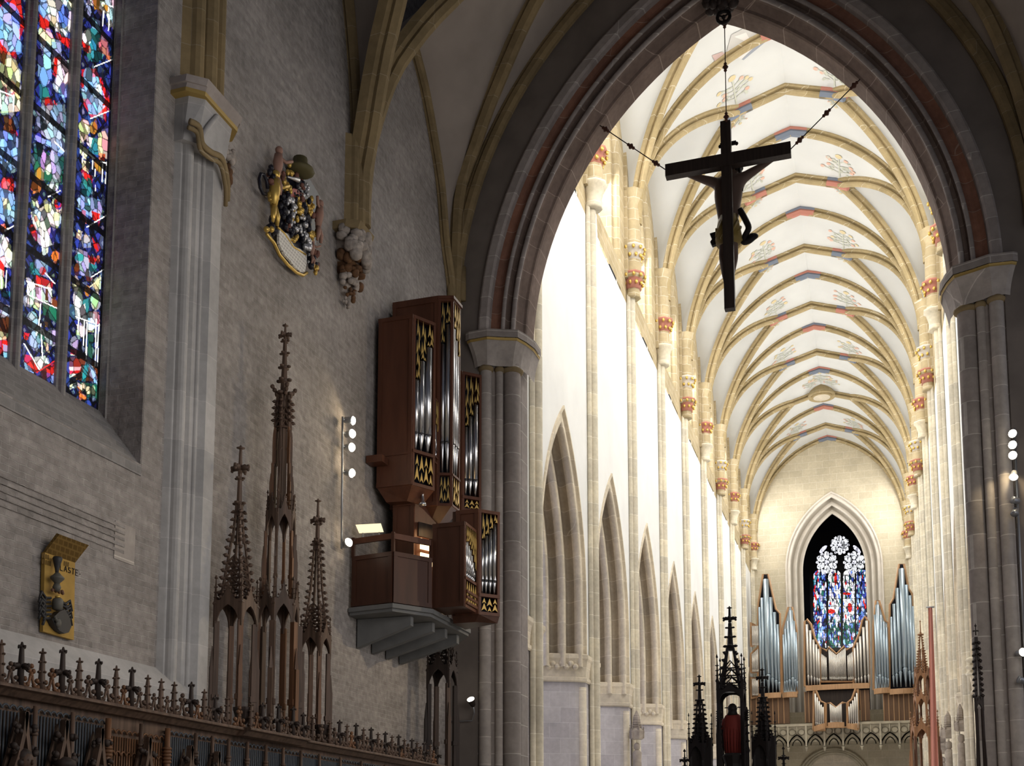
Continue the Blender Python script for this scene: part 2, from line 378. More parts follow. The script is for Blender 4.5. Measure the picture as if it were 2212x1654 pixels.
def web(a, b): vault.loft([[p.lerp(q, t/6)+Vector((0, 0, .1)) for p, q in zip(a, b)] for t in range(7)])
web(fl, cdg); web(flb, tr); web(cdg, arL); web(nearf, near)
CRr = Vector((WR, 28.85, 15.2)); Kr = Vector((-2.2, 25.6, 24.4))
cdgr = resample(fill([CRr, (4.5, 28.8, 16.6), (3.9, 28.4, 19.3), (2.9, 27.9, 21.4), (.4, 26.8, 23.8), Kr])); web(cdgr, arR)
vault.add([K, Kr, AP+Vector((0, 0, .1))], [(0, 1, 2)]); vault.add([K+Vector((0, -.05, .1)), Vector((-4.6, 14, 25)), Vector((2, 14, 25)), Kr+Vector((0, -.05, .1))], [(0, 1, 2, 3)])
flr = resample(fill([CRr, (WR, 28.2, 17), (WR, 27.2, 19.5), (WR, 25.6, 21.4)])); web(flr, cdgr)
ceil_choir = vault.build('ceiling', M['web_dark'], kind='structure', fix=False)
RP = [(-.19, .12), (-.19, -.05), (-.12, -.1), (-.15, -.17), (-.06, -.26), (.06, -.26), (.15, -.17), (.12, -.1), (.19, -.05), (.19, .12)]
def crib(pts, s=1., ref=None, mat='rib_dark'):
    ref = ref or Vector((XC, 24, 12))
    b = MB(); b.sweep(pts, [(a*s, c*s) for a, c in RP], lambda i: (pts[i]-ref).normalized()); b.build('rib', M[mat], ceil_choir)
crib(tr, 1.25); crib(cdg, 1.3); crib(near, 1.35); crib([p+Vector((.06, 0, 0)) for p in fl], .75, Vector((-5, 25.6, 14))); crib([p+Vector((.06, 0, 0)) for p in flb], .75, Vector((-5, 25.6, 14)))
crib([p+Vector((.05, 0, 0)) for p in nearf], .95, Vector((-5, 18, 14)))
crib(arL, 1.05, Vector((XC, 20, 12))); crib(arR, 1.05, Vector((XC, 20, 12))); crib(cdgr, 1.2)
cs = MB()
for dx, dy, rr in ((.12, -.1, .16), (.3, -.05, .13), (.1, -.38, .12)): cs.tube([(WL+dx, 28.95+dy, 15.6), (WL+dx, 28.95+dy, 16.6)], rr, 10)
cs.build('rib_bundle', M['rib_dark'], wall_left)

# ================================================================== THE SETTING: nave
XL, XR = -10.95, 4.25
BAY = 8.36; Y0 = 36.37; NB = 9
YP = [Y0+BAY*k for k in range(-1, NB+1)]; YW = YP[-1]+.05     # piers (first stands in the chancel wall), west wall
AA, AZ, AHH = 3.25, 10.0, 6.85
fl_ = MB(); fl_.bx((-24, -6, FLOOR-.3), (17, 140, FLOOR)); fl_.build('floor', M['floor'], kind='structure')
VC = -3.2
def zT(x, a=7.55, zs=31.2, h=9.1):
    R = (a*a+h*h)/(2*a); u = abs(x-VC); return zs+math.sqrt(max(0, R*R-(u+R-a)**2))
def nave_wall(side):
    XW = XL if side < 0 else XR
    X = lambda d: XW+side*d
    b = MB(); yb = b; yl = MB(); zc = 27.0
    for k in range(len(YP)-1):
        y0, y1 = YP[k], YP[k+1]; c = (y0+y1)/2; yc = YA+1.55; y0 = max(y0, yc)
        pa = [(max(u, yc), z) for u, z in pointed(c, AA, AZ, AHH, zb=FLOOR, seg=12)]
        for i in range(len(pa)-1):
            (u0, z0), (u1, z1) = pa[i], pa[i+1]
            if u1-u0 > 1e-4: b.add([(XW, u0, z0), (XW, u1, z1), (XW, u1, zc), (XW, u0, zc)], [(0, 1, 2, 3)])
        b.add([(XW, y0, 7), (XW, max(yc, c-AA), 7), (XW, max(yc, c-AA), zc), (XW, y0, zc)], [(0, 1, 2, 3)])
        b.add([(XW, c+AA, 7), (XW, y1, 7), (XW, y1, zc), (XW, c+AA, zc)], [(0, 1, 2, 3)])
        # clerestory in yellow ashlar with a window opening
        wa_ = 2.55; pw = [(max(u, yc), z) for u, z in pointed(c, wa_, 33.2, 3.6, zb=28.4, seg=8)]
        for i in range(len(pw)-1):
            (u0, z0), (u1, z1) = pw[i], pw[i+1]
            if u1-u0 > 1e-4: yl.add([(XW, u0, z0), (XW, u1, z1), (XW, u1, 42), (XW, u0, 42)], [(0, 1, 2, 3)])
        yl.add([(XW, y0, zc), (XW, max(yc, c-wa_), zc), (XW, max(yc, c-wa_), 42), (XW, y0, 42)], [(0, 1, 2, 3)])
        yl.add([(XW, c+wa_, zc), (XW, y1, zc), (XW, y1, 42), (XW, c+wa_, 42)], [(0, 1, 2, 3)])
        yl.add([(X(-.06), c-wa_, zc), (X(-.06), c+wa_, zc), (XW, c+wa_, 28.4), (XW, c-wa_, 28.4)], [(0, 1, 2, 3)])
        rows = [[(X(d), u, z) for u, z in pointed(c, wa_, 33.2, 3.6, n=n, zb=28.3, seg=8)] for n, d in ((0, 0), (.12, .12), (.12, .3), (.3, .35), (.32, 1.0))]
        yl.loft(rows, sm=False)
    wall = b.build('wall_left' if side < 0 else 'wall_right', M['white'], kind='structure', fix=False)
    yl.build('clerestory', M['yellow'], wall, fix=False)
    for k in range(len(YP)-1):
        c = (YP[k]+YP[k+1])/2
        m = MB(); prof = [(-.1, 0), (-.1, -.06), (0, -.06), (.02, .05)]+roll_profile(.05, .08, 1.15, 1.9, 6, .3)
        rows = [[(X(d), max(u, YA+1.6), z) for u, z in pointed(c, AA, AZ, AHH, n=n, zb=7.2, seg=12)] for n, d in prof]
        m.loft(rows[:5], sm=False)
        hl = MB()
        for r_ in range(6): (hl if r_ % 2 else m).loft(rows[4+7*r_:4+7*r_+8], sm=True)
        mo = m.build('arcade_moulding', M['soffit'], wall); hl.build('moulding_hollow', M['soffit_shaded'], mo)
        g = MB(); pw = pointed(c, 2.3, 33.2, 3.3, zb=28.3, seg=8)
        g.add([(X(.95), u, z) for u, z in pw], [tuple(range(len(pw)))]); g.build('clerestory_window', M['skyglass'], wall)
    for k, y in enumerate(YP):
        if k == 0 or k == len(YP)-1: continue
        p = MB(); hw = BAY/2-AA
        poly = [(X(.02), y-hw), (X(.35), y-hw-.3), (X(1.7), y-hw-.95), (X(2.2), y-hw-.95), (X(2.2), y+hw+.95), (X(1.7), y+hw+.95), (X(.35), y+hw+.3), (X(.02), y+hw)]
        p.prism([(a, q, FLOOR) for a, q in poly], (0, 0, 7-FLOOR)); p.build('pier', M['ashlar'], wall)
        def ringp(e): return [(X(-.03-e), y-hw-.04-e), (X(.32), y-hw-.36-e), (X(1.7), y-hw-1-e), (X(2.2), y-hw-1-e), (X(2.2), y+hw+1+e), (X(1.7), y+hw+1+e), (X(.32), y+hw+.36+e), (X(-.03-e), y+hw+.04+e)]
        cp_ = MB(); cp_.loft([[(a, q, z) for a, q in ringp(e)] for e, z in ((0, 6.6), (.06, 6.65), (.06, 6.77), (.01, 6.81), (.03, 7.15), (.08, 7.45), (.13, 7.55), (.13, 7.7), (.05, 7.75))], closed=True, sm=False)
        if k % 2 == 0:
            for sg in (-1, 1):
                for i in range(9): cp_.ball((X(.3+.17*i), y+sg*(hw+.45+.065*i), 7.2+.12*(i % 2)), .13, 6)
        cp_.build('pier_capital', M['soffit'], wall)
        for sg in (-1, 1):
            q = MB(); q.tube([(X(.12), y+sg*(hw+.05), FLOOR), (X(.12), y+sg*(hw+.05), 6.4)], .17, 10); q.build('pier_shaft', M['soffit'], wall)
    for k, y in enumerate(YP):
        if k == 0: continue
        even = k % 2 == 0
        for dy, rr in ((-.27, .1), (.0, .19), (.27, .1)):
            if k == 0 and dy < 0: continue
            s = MB(); zt_ = 27.4
            s.tube([(X(-.1 if dy else -.2), y+dy, FLOOR), (X(-.1 if dy else -.2), y+dy, zt_)], rr, 12, cap=False); s.build('wall_shaft', M['shaft'], wall)
        # bell, upper yellow shaft, painted capital
        u = MB(); u.lathe((X(-.28), y, 27.3), [(.36, 0), (.42, .05), (.38, .12), (.36, .5), (.5, .95), (.62, 1.05), (.62, 1.15)], 8, ph=PI/8); u.build('corbel_bell', M['shaft' if even else 'yellow'], wall)
        u = MB(); u.lathe((X(-.28), y, 28.4), [(.55, 0), (.45, .2), (.42, 1.0)], 8, ph=PI/8)
        u.lathe((X(-.28), y, 29.9), [(.5, 0), (.46, .1), (.44, 2.2), (.7, 3.0)], 8, ph=PI/8); u.build('upper_shaft', M['yellow'], wall)
        for (z, mt) in (((29.2, 'red'),) if even else ((29.2, 'westg'), (27.75, 'red'))):
            q = MB(); q.lathe((X(-.28), y, z), [(.42, 0), (.44, .3), (.56, .62), (.66, .72), (.66, .8)], 8, ph=PI/8); cp2 = q.build('painted_capital', M[mt], wall)
            lf = MB()
            for i in range(10):
                a = 2*PI*i/10
                for zz, r2 in ((.25, .5), (.6, .63)): lf.ball((X(-.28)+r2*math.cos(a+zz), y+r2*math.sin(a+zz), z+zz), .085, 5, (1, 1, 1.3))
            lf.build('gilt_leaf', M['gilt'], cp2)
    # pilaster strips that carry the wall ribs
    ps = MB()
    for y in YP[1:]: ps.bx((X(.02), y-.62, 28.2), (X(-.16), y+.62, 35.5))
    ps.build('pilaster_strip', M['yellow'], wall)
    return wall
M['skyglass'] = plain('sky_glass', (.95, .97, 1.), .2, emit=2.2)
nwl = nave_wall(-1); nwr = nave_wall(1)
for sx, nm in ((-20, 'wall_left'), (13.5, 'wall_right')):
    a = MB(); a.bx((sx-.3, 28, FLOOR), (sx+.3, 113, 17)); a.bx((min(sx, XL-2.2 if sx < 0 else XR+2.2), 28, 16.4), (max(sx, XL-1.6 if sx < 0 else XR+1.6), 113, 17)); a.build(nm, M['ashlar'], kind='structure')

# vault
VXL, VXR = XL+.3, XR-.3
web_ = MB(); ribs = []
def xs(side): return XL+.35 if side < 0 else XR-.35
def Tcurve(y, side, n=18):
    a = abs(xs(side)-VC); return [Vector((VC+side*a*math.cos(q), y, 31.2+0)) for q in [0]] and [Vector((lerp(xs(side), VC, 1-math.cos(PI/2*i/n)), y, zT(lerp(xs(side), VC, 1-math.cos(PI/2*i/n)), abs(xs(side)-VC)))) for i in range(n+1)]
KO = 2.5
def Dcurve(y, ym, side, n=18):
    out = []; x0 = xs(side); x1 = VC+side*KO
    for i in range(n+1):
        t = 1-math.cos(PI/2*i/n); x = lerp(x0, x1, t); out.append(Vector((x, lerp(y, ym, t**1.05), zT(x, abs(x0-VC))-.1*t)))
    return out
def Fcurve(y, ym, side, n=18):
    out = []
    for i in range(n+1):
        t = 1-math.cos(PI/2*i/n); R = (4.18**2+6.2**2)/(2*4.18); u = 4.18*(1-t)
        out.append(Vector((XL if side < 0 else XR, lerp(y, ym, t), 32+math.sqrt(max(0, R*R-(u+R-4.18)**2)))))
    return out
RN = [(-.27, .1), (-.28, -.06), (-.2, -.1), (-.07, -.12), (-.1, -.2), (-.19, -.25), (-.17, -.33), (-.07, -.42), (.07, -.42), (.17, -.33), (.19, -.25), (.1, -.2), (.07, -.12), (.2, -.1), (.28, -.06), (.27, .1)]
KU = [(-.29, .1), (-.29, -.08), (-.19, -.15), (.19, -.15), (.29, -.08), (.29, .1)]
KL = [(-.19, -.12), (-.25, -.26), (-.1, -.42), (.1, -.42), (.25, -.26), (.19, -.12)]
keys = []; kpts = []
def upv(pts): return lambda i: Vector((pts[i].x-VC, 0, pts[i].z-29.5)).normalized()
for k in range(len(YP)-1):
    y0, y1 = YP[k], YP[k+1]; ym = (y0+y1)/2; boss = (k == len(YP)-3)
    for side in (-1, 1):
        for (ya, s) in ((y0, 1), (y1, -1)):
            T = Tcurve(ya, side); D = Dcurve(ya, ym, side); Fm = Fcurve(ya, ym, side)
            mid = [D[-1].lerp(Vector((VC, ym, zT(VC)-.3)), i/4) for i in range(1, 5)]
            C = resample(D+mid, 22); T2 = resample(T, 22)
            web_.loft([[p.lerp(q, i/6) for p, q in zip(T2, C)] for i in range(7)])
            web_.loft([[p.lerp(q, i/6) for p, q in zip(Fm, D)] for i in range(7)])
            ribs.append((D, 'rib'))
            if k == 0 and s == 1: pass
    eL, eR = Dcurve(y0, ym, -1), Dcurve(y0, ym, 1); cK = Vector((VC, ym, zT(VC)-.3)); Ky = [eL[-1].lerp(cK, t) for t in (0, .35, .7, 1)]+[eR[-1].lerp(cK, t) for t in (.7, .35, 0)]
    ribs.append((Ky, 'rib')); keys.append((k, ym)); kpts.append((eL, eR, Ky))
for y in YP[1:]:
    T = Tcurve(y, -1)+Tcurve(y, 1)[::-1][1:]; ribs.append((T, 'rib'))
ceil_nave = web_.build('ceiling', M['web'], kind='structure', fix=False)
for pts, nm in ribs:
    b = MB(); b.sweep(pts, RN, upv(pts)); b.build(nm, M['ribn'], ceil_nave)
def keyblock(pts, c1, c2):
    o = None
    for pf, cc in ((KU, c1), (KL, c2)):
        b = MB(); b.sweep(pts, pf, upv(pts)); q = b.build('painted_keystone', M[cc], ceil_nave)
for i, y in enumerate(YP):
    if i == 0: continue
    T = Tcurve(y, -1)+Tcurve(y, 1)[::-1][1:]; seg = [p for p in T if abs(p.x-VC) < 1.0]
    ap = Vector((VC, y, zT(VC))); a1 = min((p for p in T if p.x < VC-.5), key=lambda p: -p.x); a2 = min((p for p in T if p.x > VC+.5), key=lambda p: p.x); seg = [ap+(a1-ap).normalized()*e for e in (.95, .5)]+[ap]+[ap+(a2-ap).normalized()*e for e in (.5, .95)]
    keyblock(seg, *(('blue', 'red') if i % 2 else ('red', 'blue')))
for k, ym in keys:
    cc = ('red', 'blue') if k % 2 else ('blue', 'red')
    if k == len(YP)-3:
        b = MB(); b.lathe((VC, ym, zT(VC, 7.6)-1.0), [(1.0, .1), (1.15, 0), (1.2, .15), (1.1, .3), (1.1, .9)], 20); b.lathe((VC, ym, zT(VC, 7.6)-1.02), [(.8, .0), (.85, .12), (.8, .2)], 20); b.build('ring_boss', M['ribn'], ceil_nave)
        b = MB(); b.lathe((VC, ym, zT(VC, 7.6)-1.05), [(.72, .0), (.72, .1)], 20); b.build('boss_opening', M['soffit'], ceil_nave)
        continue
    for sg in (-1, 1):
        D_ = kpts[keys.index((k, ym))][0 if sg < 0 else 1]; ky_ = kpts[keys.index((k, ym))][2]; e0 = D_[-1]; d1 = (next(p for p in D_[::-1] if (p-e0).length > .5)-e0).normalized(); d2 = (ky_[3]-e0).normalized(); d1 = Vector((d1.x, d1.y*.25, d1.z)).normalized()
        pts = [e0+d1*e for e in (.7, .35)]+[e0]+[e0+d2*e for e in (.35, .7)]
        if sg > 0: pts = pts[::-1]
        keyblock(pts, *cc)

# ---- west wall with the deep window
WC = aY(1803, 1300, YW).x; wb = MB()
zap = aY(1800, 1100, YW).z; WHW = (aY(1875, 1300, YW).x-aY(1735, 1300, YW).x)/2; zsp = aY(1800, 1225, YW).z; zbot = 13.0
MO = 1.55; Rw = (WHW**2+(zap-zsp)**2)/(2*WHW); WOA = WHW+MO; WOH = math.sqrt((Rw+MO)**2-(Rw-WHW)**2)
po = pointed(WC, WOA, zsp, WOH, zb=zbot, seg=16)
for (a, za), (b_, zb_) in zip(po[:-1], po[1:]):
    if b_-a > 1e-4: wb.add([(a, YW, za), (b_, YW, zb_), (b_, YW, 44), (a, YW, 44)], [(0, 1, 2, 3)])
wb.add([(XL-.5, YW, FLOOR), (po[0][0], YW, FLOOR), (po[0][0], YW, 44), (XL-.5, YW, 44)], [(0, 1, 2, 3)])
wb.add([(po[-1][0], YW, FLOOR), (XR+.5, YW, FLOOR), (XR+.5, YW, 44), (po[-1][0], YW, 44)], [(0, 1, 2, 3)])
wb.add([(po[0][0], YW, FLOOR), (po[-1][0], YW, FLOOR), (po[-1][0], YW, zbot), (po[0][0], YW, zbot)], [(0, 1, 2, 3)])
wall_far = wb.build('wall_far', M['west'], kind='structure', fix=False)
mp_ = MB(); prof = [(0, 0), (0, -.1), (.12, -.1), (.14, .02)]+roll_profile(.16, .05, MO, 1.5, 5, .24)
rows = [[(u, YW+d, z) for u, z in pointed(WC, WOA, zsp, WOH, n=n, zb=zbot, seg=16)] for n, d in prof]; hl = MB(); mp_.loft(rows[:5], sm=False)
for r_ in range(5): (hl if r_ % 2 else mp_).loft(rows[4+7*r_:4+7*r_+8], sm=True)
mo = mp_.build('window_moulding', M['westg'], wall_far); hl.build('moulding_hollow', M['westg_shaded'], mo)
# dark tower hall behind the opening
th = MB(); th.bx((WC-9, YW+17, 8), (WC+9, YW+17.3, 46)); th.bx((WC-9.3, YW+1.5, 8), (WC-9, YW+17.3, 46)); th.bx((WC+9, YW+1.5, 8), (WC+9.3, YW+17.3, 46)); th.bx((WC-9.3, YW+1.5, 45.7), (WC+9.3, YW+17.3, 46)); th.bx((WC-9.3, YW+1.5, 8), (WC+9.3, YW+17.3, 8.3))
th.build('wall_tower', M['black'], kind='structure')
# ================================================================== choir window glass
def lancet_grid(ya, yb, z0, z1, nw, nh):
    ys = np.linspace(ya, yb, nw+1); zs = np.linspace(z0, z1, nh+1)
    yc, zc = np.meshgrid((ys[1:]+ys[:-1])/2, (zs[1:]+zs[:-1])/2)
    P = np.stack([np.full_like(yc, GX), yc, zc], -1)
    w = P @ np.array(FW); return ys, zs, PX+F*(P @ np.array(RT))/w, PY-F*(P @ np.array(UP))/w
PAL = dict(w=(1, 1, .97), c=(.95, .85, .5), b=(.14, .27, .85), l=(.35, .58, 1.), s=(.42, .52, .72), n=(.006, .008, .08), k=(.004, .005, .01), r=(.8, .02, .015), o=(1, .22, .04), t=(.03, .25, .28), g=(.02, .13, .09), p=(.7, .2, .22), y=(.55, .25, .03), m=(.16, .045, .015), v=(.45, .42, .6), d=(.03, .05, .3), a=(.17, .24, .33))
def inpoly(X, Y, pts):
    r = np.zeros(X.shape, bool); j = len(pts)-1
    for i in range(len(pts)):
        (xi, yi), (xj, yj) = pts[i], pts[j]
        if yi != yj: r ^= ((yi > Y) != (yj > Y)) & (X < (xj-xi)*(Y-yi)/(yj-yi)+xi)
        j = i
    return r
def paint_glass(X, Y, ops, rng, cell=10):
    h, w = X.shape; img = np.zeros((h, w, 3)); img[:] = PAL['k']
    dm = (np.abs(((X*.9+0)/19) % 1-.5)+np.abs(((Y-X*.3)/34) % 1-.5)); img[dm < .36] = PAL['n']; img[dm < .17] = PAL['a']; img[(dm > .6)] = PAL['d']
    for op in ops:
        k = op[0]; c = PAL[op[1]]
        if k == 'e': _, _, x, y, rx, ry = op; m = ((X-x)/rx)**2+((Y-y)/ry)**2 < 1
        elif k == 'p': m = inpoly(X, Y, op[2])
        elif k == 'R': _, _, x, y, r0, r1 = op; q = np.hypot(X-x, (Y-y)*.8); m = (q > r0) & (q < r1)
        img[m] = c
    # shards: voronoi cells take the colour under their own centre, with a tint of their own
    n = int(h*w/(cell*cell)); sx = rng.uniform(0, w, n); sy = rng.uniform(0, h, n)
    gx, gy_ = np.meshgrid(np.arange(w)+.5, np.arange(h)+.5); d1 = np.full((h, w), 1e9); d2 = d1.copy(); idx = np.zeros((h, w), int)
    for i in range(n):
        y0, y1 = max(0, int(sy[i]-26)), min(h, int(sy[i]+26)); x0, x1 = max(0, int(sx[i]-22)), min(w, int(sx[i]+22))
        d = np.hypot((gx[y0:y1, x0:x1]-sx[i])*1.25, (gy_[y0:y1, x0:x1]-sy[i])*.8); a = d1[y0:y1, x0:x1]; b = d2[y0:y1, x0:x1]
        nw = d < a; b[:] = np.where(nw, a, np.minimum(b, d)); a[:] = np.where(nw, d, a); idx[y0:y1, x0:x1][nw] = i
    cc = img[np.clip(sy.astype(int), 0, h-1), np.clip(sx.astype(int), 0, w-1)]
    tint = np.where(rng.uniform(0, 1, (n, 1)) < .15, .12, rng.uniform(.55, 1.25, (n, 1)))*np.clip(1+rng.normal(0, .16, (n, 3)), .4, 1.6)
    out = .68*img+.32*cc[idx]; out = out*tint[idx]
    lead = (d2-d1) < 1.1; out[lead] *= .2
    return out
def stroke(out, X, Y, x0, y0, x1, y1, wd, c):
    dx, dy = x1-x0, y1-y0; L2 = dx*dx+dy*dy; t = np.clip(((X-x0)*dx+(Y-y0)*dy)/L2, 0, 1)
    out[np.hypot(X-x0-t*dx, Y-y0-t*dy) < wd] = PAL[c]
def glass_pane(name, ys, zs, img, mat, parent, x=None, plane='X'):
    h, w = img.shape[:2]; me = bpy.data.meshes.new(name); off = rootloc(parent)
    if plane == 'X': V = np.stack(np.meshgrid(ys, zs), -1).reshape(-1, 2); V = np.concatenate([np.full((len(V), 1), x), V], 1)
    else: V = np.stack(np.meshgrid(ys, zs), -1).reshape(-1, 2); V = np.stack([V[:, 0], np.full(len(V), x), V[:, 1]], 1)
    V = V-np.array(off)
    i = np.arange(h*(w+1)).reshape(h, w+1)[:, :-1].ravel(); f = np.stack([i, i+1, i+w+2, i+w+1], 1)
    me.vertices.add(len(V)); me.vertices.foreach_set('co', V.ravel()); me.loops.add(f.size); me.loops.foreach_set('vertex_index', f.ravel().astype(np.int32))
    me.polygons.add(len(f)); me.polygons.foreach_set('loop_start', np.arange(0, f.size, 4, dtype=np.int32)); me.update(calc_edges=True)
    ca = me.color_attributes.new('pigment', 'FLOAT_COLOR', 'CORNER'); col = np.ones((len(f), 4, 4), np.float32); col[:, :, :3] = img.reshape(-1, 1, 3)
    ca.data.foreach_set('color', col.ravel()); me.materials.append(mat)
    o = bpy.data.objects.new(name, me); COL.objects.link(o); o.parent = parent; return o
wz0, wz1 = 7.0, 17.5
win = thing('window_1', None, None, (GX, 12, wz0)); tag(win, kind='structure')
m1a, m1b = aX(59, 5, GX).y, aX(83, 5, GX+.12).y; m2a, m2b = aX(157, 5, GX).y, aX(181, 5, GX+.12).y
lights = [(m1a-.76, m1a+.05), (m1a+.05, m2a+.05), (m2a+.05, gy+.01)]
